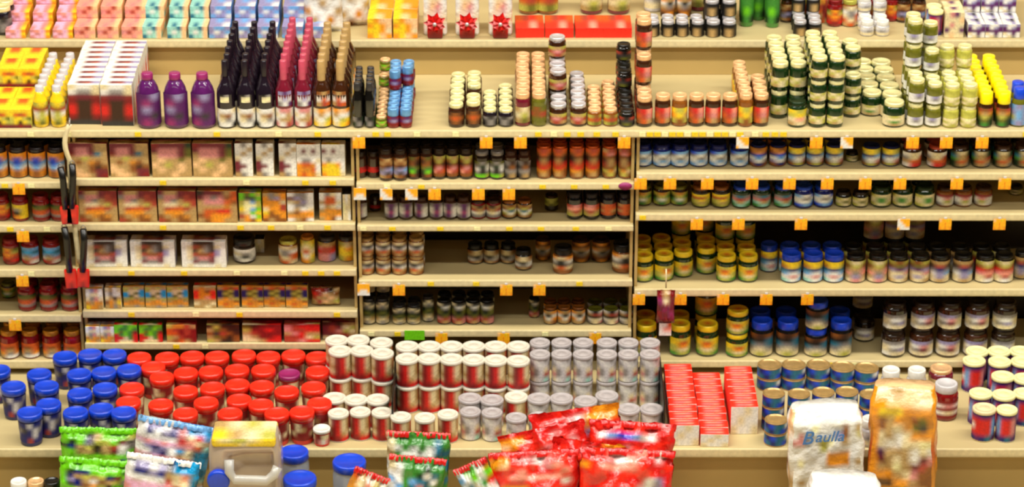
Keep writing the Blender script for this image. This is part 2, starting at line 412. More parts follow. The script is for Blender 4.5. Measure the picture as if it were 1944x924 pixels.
jar('yellid', 'yellow-lidded pickle jar', 'G', 'y', (.08, .62, ['yjy', 'yOy', 'joj', 'jcj', 'gjg']), 'pickle_jar', lid2='O', lm='plastic', lh=.17, lr=.93)
jar('bluelid', 'blue-lidded yellow-banded pickle jar', 'B', 'b', (.06, .78, ['yyy', 'dyj', 'TBT', 'sws', 'wpw', 'zws']), 'pickle_jar', lm='plastic', lh=.20, lr=.93)
jar('bluelidk', 'dark pickle jar with blue lid', 'k', 'b', (.06, .70, ['aAa', 'kkT', 'TeT', 'ece', 'cjc']), 'pickle_jar', lm='plastic', lh=.20, lr=.9)
jar('pink', 'dark-lidded pink-labelled jar', 'A', 'k', (.05, .84, ['jcj', 'aja', 'ttp', 'fef', 'tvt', 'cpc']), 'relish_jar', lm='plastic', lh=.14)
jar('lilac', 'dark-lidded lilac-labelled jar', 'A', 'k', (.05, .84, ['jaj', 'aLa', 'vPv', 'ccp', 'cvc', 'tct']), 'relish_jar', lm='plastic', lh=.14)
jar('slate', 'dark-lidded blue-labelled jar', 'A', 'k', (.05, .84, ['ttt', 'AuA', 'eBe', 'wvs', 'cvc', 'ctc']), 'relish_jar', lm='plastic', lh=.14)
jar('redc', 'dark-lidded red-labelled jar', 'A', 'k', (.05, .84, ['jcj', 'aja', 'ruO', 'pfp', 'cuc', 'cwc']), 'relish_jar', lm='plastic', lh=.14)
jar('stack', 'wide cream-labelled brown pickle jar', 'K', 'K', (.10, .62, ['eeee', 'cwwc', 'cevc', 'wccw']), 'pickle_jar')
jar('stack2', 'wide lilac-edged brown pickle jar', 'A', 'K', (.10, .62, ['evve', 'cwpc', 'cemc', 'wccw']), 'pickle_jar')
jar('spreadk', 'black-lidded chocolate spread jar', 'K', 'k', (.10, .60, ['www', 'cew', 'wkw', 'ewe']), 'spread_jar', lm='plastic', lh=.24, lr=.95)
jar('honey', 'tan-lidded jar with white and orange label', 'a', 'j', (.04, .80, ['tct', 'wew', 'ceO', 'OcO', 'tOc']), 'spread_jar')
jar('mustard', 'yellow jar with cream label', 'd', 'd', (.04, .90, ['yjy', 'jcj', 'cOc', 'ywy', 'doj']), 'spread_jar')
jar('pinkred', 'grey-lidded jar with pink and red label', 'n', 'E', (.04, .82, ['jtt', 'puu', 'rur', 'ppv', 'fpv']), 'spread_jar', lm='plastic')
jar('yelj', 'grey-lidded jar of yellow spread', 'd', 'E', (.04, .82, ['jcj', 'yoy', 'yyy', 'joy']), 'spread_jar', lm='plastic')
jar('bigred', 'grey-lidded dark red jar', 'R', 'S', (.10, .6, ['RRR', 'wpw', 'RRR', 'wcw', 'RRR']), 'jam_jar', lm='plastic', lh=.2)
jar('silverj', 'white dome-lidded jar', 'S', 'w', (.10, .6, ['wSw', 'SeS', 'ccc']), 'jam_jar', lm='plastic', lh=.3)
jar('flat', 'silver-lidded tan-labelled jar', 'k', 'S', (.05, .80, ['kkk', 'ktk', 'ktk']), 'spread_jar', lm='metal', lh=.2)
# bottles
kind('purplejuice', shape='bottle', fat=1, cap=(.88, .5), name='juice_bottle', cat='bottle', look='purple juice bottle', body='P', lid='M', label=(.07, .66, ['PPvP', 'PMPP', 'PvPP', 'PPEP', 'PMPP']))
kind('wine', shape='bottle', name='wine_bottle', cat='bottle', look='dark wine bottle with white label', body='n', lid='n', label=(.03, .30, ['cwwc', 'wtaw', 'wcew', 'kwwk']), label2=(.40, .52, ['ke', 'cq', 'qc']), l2r=1.02, l2t=1.0, l2a=28)
kind('rose', shape='bottle', name='wine_bottle', cat='bottle', look='pink sparkling juice bottle', body='m', lid='D', cap=(.66, .42), label=(.03, .30, ['wppw', 'cwtw', 'wttp', 'pwup']), label2=(.34, .56, ['vPv', 'wvw', 'ewP']), l2r=1.02, l2t=.98, l2a=50)
kind('gold', shape='bottle', name='wine_bottle', cat='bottle', look='gold-foiled sparkling juice bottle', body='A', lid='t', cap=(.60, .46), label=(.03, .30, ['coFo', 'wtww', 'cwjy', 'ycyo']), label2=(.34, .56, ['ata', 'wOw', 'tuO']), l2r=1.02, l2t=.98, l2a=50)
kind('sauceblk', shape='bottle', slim=1, cap=(.82, .7), name='sauce_bottle', cat='bottle', look='black sauce bottle', body='k', lid='E', label=(.05, .25, ['ekG', 'Gek']))
kind('oilyel', shape='bottle', slim=1, cap=(.78, .6), name='oil_bottle', cat='bottle', look='yellow oil bottle with silver cap', body='y', lid='S', label=(.08, .62, ['jyj', 'uau', 'wjw', 'cjy', 'yLy']))
kind('yelcap', shape='bottle', slim=1, cap=(.66, .92), name='sauce_bottle', cat='bottle', look='yellow-capped dark sauce bottle', body='A', lid='Y', label=(.05, .56, ['uau', 'dtd', 'LjL', 'GLG', 'GgG']))
kind('bluecap', shape='bottle', slim=1, cap=(.72, .8), name='sauce_bottle', cat='bottle', look='blue-capped bottle with pale blue label', body='L', lid='b', label=(.05, .60, ['svs', 'vsv', 'jsv', 'svs']))
kind('greencan', shape='bottle', slim=1, cap=(.9, .6), name='mineral_water_bottle', cat='bottle', look='green water bottle', body='g', lid='G', label=(.1, .6, ['ggg', 'glg', 'GgG']))
# cans and tubs
kind('redcan', shape='can', name='food_can', cat='can', look='white-lidded red and cream can', body='S', lid='6', label=(.04, .96, ['rtcRrctrR', 'rtcRrctrR', 'rttRrctrR', 'rccRrtcRr', 'RrrRRrrRR']))
kind('silvercan', shape='can', name='food_can', cat='can', look='silver-lidded pale can', body='e', lid='9', label=(.04, .96, ['SeSwSeSeS', 'cSeSwSecS', 'cSceScScS', 'ScpeSupcS', 'ewcwSzScS']))
kind('rbcan', shape='can', name='food_can', cat='can', look='white-lidded red and blue can', body='S', lid='q', label=(.03, .97, ['BBPBBPBBB', 'rrsrrpPrv', 'rwsrrpPrv', 'rrsrrpPrv', 'BBPBTPBBB']))
kind('goldrb', shape='can', name='food_can', cat='can', look='red and blue can with gold top', body='c', lid='c', label=(.03, .97, ['BBPBBPBBB', 'rrrrrsPrv', 'rwrrrsPrv', 'rrrrrsPrv', 'BBPBTPBBB']))
kind('tin', shape='can', name='fish_tin', cat='tin', look='gold-topped blue fish tin', body='t', label=(.1, .9, ['bTBbTTwbT', 'BbTBTbBBB']))
kind('bluetub', shape='tub', name='drink_mix_tub', cat='tub', look='blue-lidded navy tub', body='B', lid='b', label=(.12, .76, ['BeBBSBBeB', 'SBeEBSeBe', 'BSBBBSBBB', 'BBBBuBBBB']))
kind('redtub', shape='tub', name='drink_mix_tub', cat='tub', look='red-lidded red tub', body='r', lid='i', label=(.15, .74, ['RRRcRRRcR', 'RrRctRRcR', 'RRcRRRcRR', 'RRRRRRRRR']))
kind('pinktub', shape='tub', name='drink_mix_tub', cat='tub', look='magenta-lidded tub among red ones', body='r', lid='M', label=(.15, .74, ['RccRRccRR', 'pwpRpwpRp']))
kind('whitetub', shape='tub', name='drink_mix_tub', cat='tub', look='small white-lidded tub among red ones', body='r', lid='w', label=(.15, .74, ['RccRRccRR', 'pwpRpwpRp']))
# boxes
def box(id, look, d, front, name='box', cat='box', **k): kind(id, shape='box', name=name, cat=cat, look=look, d=d, front=front, **k)
box('pinkbox', 'pink carton with yellow side', .10, ['pfho', 'hphy', 'phho'], 'tea_box', top=['hhpo', 'phpy'], right=['oo', 'dy', 'yo'])
box('salmon', 'salmon carton with peach side', .10, ['ffuF', 'puff', 'ffpF'], 'tea_box', top=['ffpF', 'fpfF'], right=['FF', 'cF'])
box('tealbox', 'mint green pink-sided carton', .10, ['zzTF', 'zwzF', 'TzzF'], 'tea_box', top=['zzzF', 'zTzF'], right=['FF', 'zF'])
box('lavbox', 'lavender blue carton', .10, ['vssv', 'vwvs', 'svvw'], 'tea_box', top=['vsv', 'vvw'], right=['ss', 'vs'])
box('yellowpack', 'red-marked yellow biscuit packet', .12, ['yyyyy', 'yOuOy', 'jyyjL', 'jyKyj', 'mmRmm'], 'biscuit_packet', top=['yOOy', 'yyyy'], right=['yy', 'jy'])
box('redtray', 'dark red carton with white top', .055, ['cwwc', 'weec', 'RmmR', 'RAAR', 'rAAr', 'rAAr', 'RAAR', 'EEEE'], 'juice_carton_pack', top=['wwww', 'wmmv', 'wmuv', 'wwww'], right=['ww', 'wr', 'wr'])
box('crust', 'maroon-banded pie crust box', .05, ['mmmmtt', 'mppmtt', 'RppmTt', 'ttjttt', 'tatdat', 'FttaAa', 'FFtamm', 'tFFtmR'], 'baking_mix_box', right=['mt', 'tt'])
box('crust2', 'tan baking mix box with pink oval logo', .05, ['RmmmmG', 'mpppmL', 'tpppmL', 'tFttLt', 'FtjtFt', 'tFttFt', 'tttFtt'], 'baking_mix_box', right=['mt', 'tt'])
box('pie', 'baking mix box with pie picture', .05, ['mttmRR', 'eppmuR', 'tpetuu', 'tcctju', 'tuOOut', 'tooott', 'atdadt', 'uataat'], 'baking_mix_box', right=['mt', 'tt'])
box('pieo', 'baking mix box with orange pie picture', .05, ['KmmmtO', 'mpepaO', 'tpppOa', 'ttttdt', 'tOOrrt', 'aOooot', 'taoott'], 'baking_mix_box', right=['mt', 'tt'])
box('whitem', 'narrow white box with maroon blob', .05, ['wew', 'wwt', 'wtw', 'cww', 'mww', 'mmw', 'mww', 'tew'], 'baking_mix_box', right=['ww', 'ct'])
box('whiteo', 'white box with orange cake', .05, ['wwwww', 'wmwmw', 'wwwww', 'weewc', 'oOOdw', 'oddOw', 'oOodc'], 'cake_mix_box', right=['ww', 'cc'])
box('whitey', 'white box with yellow cake', .05, ['wwwww', 'mwmww', 'wwwww', 'wewww', 'oyyow', 'yyyyw', 'oyyyc'], 'cake_mix_box', right=['ww', 'cc'])
box('yelgrn', 'yellow-green box with round cake', .05, ['lLlj', 'lEEl', 'jqsj', 'jqqj', 'yqsl', 'tcly', 'uowl', 'toay'], 'cake_mix_box', right=['ly', 'yj'])
box('orangec', 'orange and cream box', .05, ['teto', 'oevo', 'oooc', 'odou', 'coou', 'yaoo', 'oaao', 'ataa'], 'cake_mix_box', right=['od', 'do'])
box('creamo', 'cream box with orange cakes', .05, ['weew', 'mvew', 'ctvw', 'weew', 'wtwc', 'taoo', 'oddo', 'wtaw'], 'cake_mix_box', right=['ww', 'cc'])
box('blobs', 'white box with two orange cakes', .05, ['wecw', 'wOOw', 'tOOc', 'wtcw', 'tood', 'oddo', 'toaw'], 'cake_mix_box', right=['ww', 'cc'])
box('blue4', 'cream cracker box with blue patch', .05, ['jtjt', 'jccx', 'xcLx', 'xLcx', 'jjtj', 'tdot', 'oddo', 'ttet'], 'pudding_box', right=['jt', 'tj'])
box('redor', 'yellow pudding box with red-orange patches', .05, ['tdtt', 'ioai', 'iooi', 'iofi', 'tttt', 'cttc', 'ttct'], 'pudding_box', right=['jt', 'tj'])
box('navy4', 'orange pudding box with navy patches', .05, ['tOaO', 'BLjB', 'BjLB', 'BLjB', 'totj', 'odda', 'oOdo', 'tddt'], 'pudding_box', right=['jt', 'tj'])
box('dispenser', 'white open-front display box', .07, ['wwAKAKww', 'wcuaeAcw', 'wcKteKvw', 'wcuaauvw', 'wceppmww', 'wwmeemww', 'wcwwwwcw'], 'display_box', right=['ww', 'wv'])
box('greenbag', 'green box with red corner', .05, ['llgll', 'lgglg', 'lLlgR', 'rglgr', 'rrcgr', 'rcccr'], 'snack_box', right=['gl', 'rg'])
box('redgold', 'red and gold box', .05, ['jddut', 'OuRuR', 'OORuR', 'jtuRR', 'taOtR'], 'snack_box', right=['Ru', 'RR'])
box('brownp', 'brown patterned box', .05, ['AjAKA', 'tLaAK', 'aEuaA', 'tLaKa', 'jtAKa'], 'snack_box', right=['KA', 'AK'])
box('redcream', 'dark red box with cream slope', .05, ['LARRR', 'jRRrR', 'tuRRR', 'ctRRr', 'cctrr'], 'snack_box', right=['RR', 'RR'])
box('redoval', 'red box with cream oval', .05, ['purrr', 'puurr', 'tprtt', 'uurcj', 'uuprr'], 'snack_box', right=['RR', 'RR'])
box('mroval', 'maroon box with cream oval', .05, ['AmAtt', 'mumcj', 'mupjc', 'mmuRt', 'cRmRm'], 'snack_box', right=['RR', 'RR'])
box('packw', 'white and orange packet', .05, ['wvpw', 'wccw', 'cepc', 'dtod', 'yodt'], 'snack_packet', right=['ww', 'cc'])
box('packt', 'pale packet with tan cookies', .05, ['ctwc', 'weww', 'ctAt', 'aoty', 'tdet'], 'snack_packet', right=['tt', 'cc'])
box('redsl', 'thin red carton with pale stripes', .058, ['wwcw', 'wcww', 'cwwc'], 'stock_cube_carton', top=['iiiii', 'iffpi', 'iriii', 'ippfi', 'iiiii'], right=['ii', 'ii', 'ri'])
box('yellowbig', 'yellow carton with orange mottling', .12, ['yoFF', 'oyoF', 'yyoc', 'oyFo'], 'cereal_box', top=['yoo', 'yFo'], right=['Fc', 'Fo'])
box('orangetray', 'bright orange-red open tray', .16, ['iiii', 'iiii', 'iiii'], 'display_tray', top=['OuiO', 'iifi'], right=['ii', 'Oi'])
box('purpbox', 'white carton with purple stripe', .07, ['vwwv', 'PwvP', 'PPPP', 'cwPw', 'wcew'], 'tea_box', top=['wvnw', 'wwvw'], right=['vw', 'PP'])
box('dots', 'cream carton with purple dots', .07, ['cpPc', 'cccF', 'cpcc', 'PccP', 'cFcc'], 'tea_box', top=['cPc', 'Fcc'], right=['cc', 'Pc'])
box('creamlab', 'cream carton with dark lid', .05, ['cwc', 'qcc', 'ccw'], 'tea_box', top=['kEk'], right=['cc'])
kind('pouch', shape='pouch', name='sweet_bag', cat='bag', look='tan and red pouch', d=.05, front=['RuRKt', 'ruFta', 'uttFt', 'tuFtj', 'tattt'], seal='t')

# ================================================================== SETTING
fl = obj('floor', rbox('floor', 16, 14, .1, 'paint', b=.01, front='c', n=1), None, (0, -5, -.1)); tag(fl, None, None, kind='structure')
wb = obj('wall_back', rbox('wall_back', 16, .1, 4.0, 'paint', b=.01, front='t', n=1), None, (0, 1.75, 0)); tag(wb, None, None, kind='structure')

# board heights read off the front lips
ZU = onY(972, 247, 0).z                       # upper deck
YB = onZ(972, 145, ZU).y                      # where its riser stands
RZ0 = ZU
ZT = onY(972, 76, YB).z                       # top deck
YD = -0.65                                    # front edge of the deep bottom deck
ZD = onY(972, 851, YD).z
XL, XR = onY(-60, 462, 0).x, onY(2010, 462, 0).x

BEIGE = 'c'
def board(name, x0, x1, y0, y1, z, th=.03, parent=None, col='1'):
    b = obj(name, rbox(name, x1 - x0, y1 - y0, th, 'paint', b=.002, front=[col], n=1), parent, ((x0 + x1) / 2, (y0 + y1) / 2, z - th))
    return b
LP['c_'] = LP['c']
LP['6'] = lin((222, 212, 192)); LP['9'] = lin((178, 168, 166)); LP['7'] = lin((255, 178, 16)); LP['8'] = lin((240, 140, 10)); PAL['1'] = (214, 186, 130); LP['1'] = lin((194, 174, 124))     # shelf paint
PAL['2'] = (190, 150, 90); LP['2'] = lin((188, 158, 96))       # riser paint
PAL['3'] = (60, 44, 26); LP['3'] = lin((46, 34, 18))           # backing board, shade of the shelf interior painted in as dark brown
PAL['4'] = (232, 214, 160); LP['4'] = lin((226, 208, 160))     # price rail
def rail(parent, x0, x1, yf, ztop, h, ticks=(), whites=()):
    r = obj('price_rail', rbox('price_rail', x1 - x0, .012, h, 'plastic', b=.003, front=['4', '4', '4', '1'], right=['1'], n=4), parent, ((x0 + x1) / 2, yf - .006, ztop - h + .002))
    for t in ticks:
        xx = onY(t, 462, 0).x * 1.0
        if x0 < xx < x1:
            s = obj('shelf_label', rbox('shelf_label', .026, .003, h * .62, 'paper', b=.0005, front=['y'] if int(t) % 3 else ['q'], n=1), r, (xx - (x0 + x1) / 2, -.008, h * .2))
    return r

# bottom deck
deck = obj('display_deck', None, None, (0, 0, 0)); tag(deck, 'beige deep bottom shelf deck carrying tubs and cans', 'shelf')
board('deck_board', XL - 1.2, XR + 1.2, YD, .45, ZD, .03, deck, '1')
rail(deck, XL - 1.2, XR + 1.2, YD, ZD, .036)
obj('riser_panel', rbox('riser_panel', XR - XL + 2.4, .02, ZD - .03, 'paint', front=['2'], n=1), deck, ((XL + XR) / 2, YD + .05, 0))
# low platform in front
ZP = ZD - .26
plat = obj('low_platform', None, None, (0, 0, 0)); tag(plat, 'low beige platform in front of the shelves under the snack bags', 'platform')
board('platform_board', XL - 1.2, XR + 1.2, -1.55, YD + .035, ZP, .03, plat, '1')
obj('platform_base', rbox('platform_base', XR - XL + 2.3, .8, ZP - .03, 'paint', front=['2'], n=1), plat, ((XL + XR) / 2, -1.1, 0))
# upper deck and top deck
up = obj('upper_deck', None, None, (0, 0, 0)); tag(up, 'beige wide upper shelf deck carrying bottles and jars', 'shelf')
board('deck_board', XL - 1.2, XR + 1.2, 0, YB + .03, ZU, .03, up, '1')
rng = random.Random(5)
rail(up, XL - 1.2, XR + 1.2, 0, ZU, .030, ticks=[75, 144, 275, 422, 537, 610, 718, 740, 795, 867, 1021, 1050, 1075, 1100, 1130, 1165] + list(range(1215, 1400, 14)) + [1425, 1445, 1462, 1478, 1930])
obj('riser_panel', rbox('riser_panel', XR - XL + 2.4, .02, ZT - ZU - .03, 'paint', front=['2'], n=1), up, ((XL + XR) / 2, YB + .03, ZU))
board('top_board', XL - 1.2, XR + 1.2, YB, 1.66, ZT, .03, up, '1').name = 'top_board'
rail(up, XL - 1.2, XR + 1.2, YB, ZT, .032)

# shelving bays below the upper deck: (x edges at mid height, lips [(lip top, lip bottom)])
SH = {}
def bay(name, label, pxl, pxr, lips, ticks):
    xl, xr = onY(pxl, 450, 0).x, onY(pxr, 450, 0).x
    b = obj('shelving_unit', None, None, (0, 0, 0)); tag(b, label, 'shelving', 'shelving bays')
    zb = ZD + .002
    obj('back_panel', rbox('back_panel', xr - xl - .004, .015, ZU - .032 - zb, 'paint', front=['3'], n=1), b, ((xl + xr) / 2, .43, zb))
    for xx in (xl + .008, xr - .008):
        obj('upright', rbox('upright', .012, .40, ZU - .032 - zb, 'paint', front=['2'], n=1), b, (xx, .222, zb))
    for i, (t, bt) in enumerate(lips):
        z = onY((pxl + pxr) / 2, t, 0).z; h = z - onY((pxl + pxr) / 2, bt, 0).z
        s = obj('shelf', rbox('shelf', xr - xl - .004, .40, .02, 'paint', front=['1'], n=1), b, ((xl + xr) / 2, .202, z - .02))
        r = rail(s, -(xr - xl) / 2 + .002, (xr - xl) / 2 - .002, -.202, .02, h)
        for t2 in ticks[i]:
            xx = onY(t2, t, 0).x
            obj('shelf_label', rbox('shelf_label', .026, .003, h * .6, 'paper', b=.0005, front=['y'] if int(t2) % 3 else ['q'], n=1), r, (xx - (xl + xr) / 2, -.008, h * .2))
        SH[(name, i)] = z
bay('A', 'leftmost shelving bay holding pasta sauce jars', -560, 145, [(345, 357), (427, 440), (511, 525), (597, 610), (684, 698)], [[10, 60], [20, 90], [60], [], []])
bay('B', 'shelving bay of baking mix boxes and cartons', 147, 676, [(339, 352), (424, 437), (511, 523), (589, 602), (650, 662)],
    [[310, 468, 580, 632], [310, 457, 515, 570, 622], [250, 350, 450, 540, 580, 610, 640], [250, 372, 455, 640], [335, 390]])
bay('C', 'shelving bay of small dark jars in the centre', 678, 1203, [(347, 359), (427, 438), (531, 543), (626, 638)],
    [[735, 800, 1030, 1090, 1150], [690, 745, 836, 906, 967, 1027, 1093, 1155], [818, 904, 1100], [705, 755, 1035]])
bay('D', 'right shelving bay of pickle and relish jars', 1205, 2500, [(328, 341), (405, 418), (548, 561), (684, 696)],
    [[], [1220], [], [1460, 1490, 1530, 1580, 1620]])

# ================================================================== MIDDLE SHELVES
zA = [ZD] * 0 + [SH[('A', i)] for i in range(5)]; zB = [SH[('B', i)] for i in range(5)]; zC = [SH[('C', i)] for i in range(4)]; zD_ = [SH[('D', i)] for i in range(4)]
random.seed(11)
R = place_row
wA = ['top shelf, sauce bay', 'second shelf, sauce bay', 'third shelf, sauce bay', 'fourth shelf, sauce bay', 'lowest shelf, sauce bay']
R('orblue', [-3, 34, 70, 107], 339, 271, 33, zA[0], wA[0], behind=1)
R('sauceo', [2], 421, 362, 32, zA[1], wA[1]); R('saucey', [38], 421, 362, 32, zA[1], wA[1]); R('saucer', [77, 112], 421, 362, 34, zA[1], wA[1])
R('sauceo', [20], 504, 444, 32, zA[2], wA[2]); R('sauceb', [57, 97], 504, 444, 34, zA[2], wA[2])
R('greeny', [15], 568, 530, 26, zA[3], wA[3], look='small green-labelled jar set back'); R('saucer', [50, 91, 132], 592, 531, 34, zA[3], wA[3], behind=1)
R('saucegold', [17, 57, 97, 137], 682, 618, 34, zA[4], wA[4], behind=1)
wB = ['top shelf, baking bay', 'second shelf, baking bay', 'third shelf, baking bay', 'fourth shelf, baking bay', 'lowest shelf, baking bay']
R('crust', [170, 247], 336, 264, 73, zB[0], wB[0]); R('crust2', [327, 405], 336, 264, 75, zB[0], wB[0])
R('whitem', [464, 504, 547], 335, 264, 33, zB[0], wB[0]); R('whiteo', [587], 335, 266, 45, zB[0], wB[0]); R('whitey', [634], 335, 266, 44, zB[0], wB[0])
R('pie', [188, 263, 338], 422, 354, 72, zB[1], wB[1]); R('pieo', [414], 422, 354, 75, zB[1], wB[1])
R('yelgrn', [476], 421, 358, 42, zB[1], wB[1]); R('orangec', [522], 421, 358, 44, zB[1], wB[1]); R('creamo', [571], 421, 358, 50, zB[1], wB[1])
R('blobs', [628], 418, 357, 42, zB[1], wB[1]); R('creamlab', [659], 418, 360, 15, zB[1], wB[1])
R('dispenser', [200, 291, 388], 507, 446, 84, zB[2], wB[2])
R('spreadk', [463], 502, 440, 42, zB[2], wB[2]); R('creamlab', [493], 480, 445, 18, zB[2], wB[2], look='small cream carton behind black-lidded jar')
R('honey', [547], 503, 446, 37, zB[2], wB[2]); R('mustard', [584], 501, 442, 27, zB[2], wB[2]); R('pinkred', [620], 498, 440, 34, zB[2], wB[2]); R('yelj', [658], 497, 440, 32, zB[2], wB[2])
R('packw', [180], 587, 539, 32, zB[3], wB[3]); R('packt', [216], 585, 537, 30, zB[3], wB[3])
R('blue4', [255, 297, 338], 584, 536, 40, zB[3], wB[3]); R('redor', [390], 584, 536, 42, zB[3], wB[3]); R('navy4', [434, 480, 522, 564], 584, 536, 41, zB[3], wB[3])
R('pouch', [618], 582, 540, 56, zB[3], wB[3], look='tan and red pouch')
R('packw', [177, 205], 650, 610, 27, zB[4], wB[4]); R('greenbag', [240, 287], 650, 607, 44, zB[4], wB[4]); R('redgold', [345], 650, 607, 56, zB[4], wB[4])
R('brownp', [424], 650, 607, 62, zB[4], wB[4]); R('redcream', [498], 650, 607, 74, zB[4], wB[4]); R('redoval', [574], 650, 607, 68, zB[4], wB[4])
R('mroval', [645], 645, 602, 64, zB[4], wB[4])
wC = ['top shelf, centre bay', 'second shelf, centre bay', 'third shelf, centre bay', 'lowest shelf, centre bay']
R('redlab', [684, 709], 339, 282, 24, zC[0], wC[0]); R('purp', [733, 760], 344, 276, 26, zC[0], wC[0], behind=1); R('grn', [786, 810], 342, 276, 23, zC[0], wC[0], behind=1)
R('brn', [834, 859, 885], 341, 276, 24, zC[0], wC[0], behind=1); R('grnring', [915, 944], 341, 280, 28, zC[0], wC[0], behind=1); R('greyj', [970, 995], 341, 280, 25, zC[0], wC[0], behind=1)
R('orng', [1033, 1063, 1095, 1125], 340, 270, 28, zC[0], wC[0], behind=1); R('orng2', [1157, 1188], 340, 270, 28, zC[0], wC[0], behind=1)
R('magen', [684, 743, 770, 800, 828, 855, 880], 418, 366, 26, zC[1], wC[1]); R('tanw', [908, 937], 417, 372, 28, zC[1], wC[1], behind=1); R('jadew', [967, 996], 416, 372, 28, zC[1], wC[1])
R('redlab', [712], 402, 366, 22, zC[1], wC[1]); R('smally', [1047], 402, 364, 26, zC[1], wC[1]); R('darkor', [1091, 1123], 417, 358, 30, zC[1], wC[1], behind=1); R('fire', [1155, 1187], 417, 358, 30, zC[1], wC[1], behind=1)
for x in (696, 727, 759, 791): column('twotier', x, 523, 444, 29, [2, 2], zC[2], wC[2])
R('squat', [902, 933, 965], 502, 455, 30, zC[2], wC[2]); R('squat', [994], 515, 466, 32, zC[2], wC[2], look='squat brown jar standing forward')
R('squat2', [1069], 521, 460, 38, zC[2], wC[2]); R('tallbr', [1031], 496, 446, 28, zC[2], wC[2]); R('tallbr', [1103, 1141], 499, 446, 34, zC[2], wC[2]); R('squat2', [1183], 520, 452, 42, zC[2], wC[2], look='broadest amber jar with dark writing')
for x in (699, 726, 757, 785): column('olk', x, 617, 560 if x < 740 else 572, 25, [1, 2] if x < 740 else [1, 1], zC[3], wC[3])
R('olk', [813], 612, 556, 22, zC[3], wC[3], look='slim dark olive jar')
R('olp', [843, 871, 898, 925], 617, 562, 27, zC[3], wC[3], behind=1)
R('olp', [1014], 604, 560, 20, zC[3], wC[3], look='small dark jar beside the gap')
R('tanlab', [1045, 1071, 1098], 617, 576, 26, zC[3], wC[3], behind=1); R('tanlab2', [1130, 1160, 1190], 617, 578, 29, zC[3], wC[3], lev2=None, behind=1)
wD = ['top shelf, right bay', 'second shelf, right bay', 'third shelf, right bay', 'lowest shelf, right bay']
R('bluew', [1221, 1257, 1291, 1327, 1364, 1404], 318, 265, 34, zD_[0], wD[0], behind=1); R('orbl', [1440, 1477], 318, 266, 33, zD_[0], wD[0], behind=1); R('yelbl', [1513, 1548, 1585], 317, 266, 33, zD_[0], wD[0], behind=1)
R('yelbl', [1655, 1692], 317, 268, 34, zD_[0], wD[0], look='jar with yellow top and blue corner'); R('redw', [1732, 1780], 320, 266, 37, zD_[0], wD[0], behind=1)
R('lowg', [1618], 308, 282, 24, zD_[0], wD[0], look='small shadowed jar set back')
R('tang', [1823, 1864, 1905, 1944], 320, 266, 36, zD_[0], wD[0], behind=1)
R('greeny', [1221, 1257, 1290], 392, 344, 32, zD_[1], wD[1], behind=1); R('yellab', [1331, 1369], 396, 344, 35, zD_[1], wD[1], behind=1); R('teal', [1408, 1446, 1487], 396, 344, 35, zD_[1], wD[1], behind=1)
R('bluewh', [1526, 1564], 396, 344, 36, zD_[1], wD[1], behind=1); R('lowg', [1602, 1634], 395, 356, 30, zD_[1], wD[1]); R('greenround', [1674, 1715, 1756], 396, 344, 38, zD_[1], wD[1], behind=1)
R('orw', [1795, 1830, 1868], 394, 346, 34, zD_[1], wD[1]); R('lowg', [1930], 372, 346, 26, zD_[1], wD[1], look='small jar set back at far right')
for x, b in ((1222, 537), (1260, 535), (1297, 528), (1342, 522), (1380, 537), (1420, 537)):
    column('yellid', x, b, b - 62, 37, [1, 1, 2 if x not in (1222, 1260) else 1], zD_[2], wD[2], ymax=.40)
R('bluelid', [1460], 518, 455, 33, zD_[2], wD[2], look='lone blue-lidded pickle jar set back')
for x in (1502, 1543, 1583): column('bluelid', x, 538, 472, 38, [1, 1], zD_[2], wD[2])
for x, k_ in ((1625, 'pink'), (1666, 'pink'), (1706, 'lilac'), (1746, 'lilac'), (1785, 'slate'), (1828, 'slate'), (1870, 'redc'), (1907, 'redc')):
    column(k_, x, 538, 474, 38, [1, 1, 2] if x in (1666, 1706, 1746) else [1, 1], zD_[2], wD[2], ymax=.41)
R('slate', [1940], 530, 470, 30, zD_[2], wD[2], look='dark-lidded jar at the right edge')
column('yellid', 1227, 678, 604, 40, [1, 1], zD_[3], wD[3]); column('yellid', 1292, 678, 604, 40, [1, 1], zD_[3], wD[3]); column('yellid', 1343, 678, 604, 42, [1, 2], zD_[3], wD[3]); column('yellid', 1400, 680, 578, 42, [2], zD_[3], wD[3])
for x in (1447, 1495, 1597): column('bluelidk', x, 679, 598, 43, [1, 1], zD_[3], wD[3])
column('bluelidk', 1549, 679, 560, 43, [2], zD_[3], wD[3])
column('stack', 1641, 650, 592, 38, [1, 2], zD_[3], wD[3], look='wide brown jar set back beside the blue lids')
for x, k_ in ((1697, 'stack'), (1750, 'stack2'), (1801, 'stack2'), (1853, 'stack2'), (1905, 'stack')): column(k_, x, 680, 562, 45, [2], zD_[3], wD[3])

# ================================================================== UPPER DECK
wU = 'on the upper deck'
YM = YB - .012
def U(kid, px, base, top, wpx, tiers, where, look=None, **k): return column(kid, px, base, top, wpx, tiers, ZU, where, look, ymax=YM, **k)
for x in (-4, 35): U('yellowpack', x + 4, 243, 188, 42, [1, 1, 2, 2], 'left end, upper deck')
for x in (78, 110): U('oilyel', x, 243, 160, 28, [1] * 7, 'beside the yellow packets')
for x, b in ((163, 236), (224, 239)): U('redtray', x, b, 152, 60, [1] * 9, 'left of purple juice', pitch=1.05)
for x in (281, 333, 385): U('purplejuice', x, 246, 135, 46, [1], 'between red cartons and wine')
for x in (430, 467, 504): U('wine', x, 245, 112, 35, [1] * 8, 'beside the juice bottles')
for x in (540, 575): U('rose', x, 244, 112, 33, [1] * 8, 'between dark and gold bottles')
for x in (612, 648): U('gold', x, 244, 112, 34, [1] * 8, 'right of the pink bottles')
for x in (680, 702): U('sauceblk', x, 244, 155, 20, [1] * 5, 'right of the gold bottles')
U('limejar', 724, 244, 215, 22, [1] * 7 + [2, 3], 'beside the black sauce bottles')
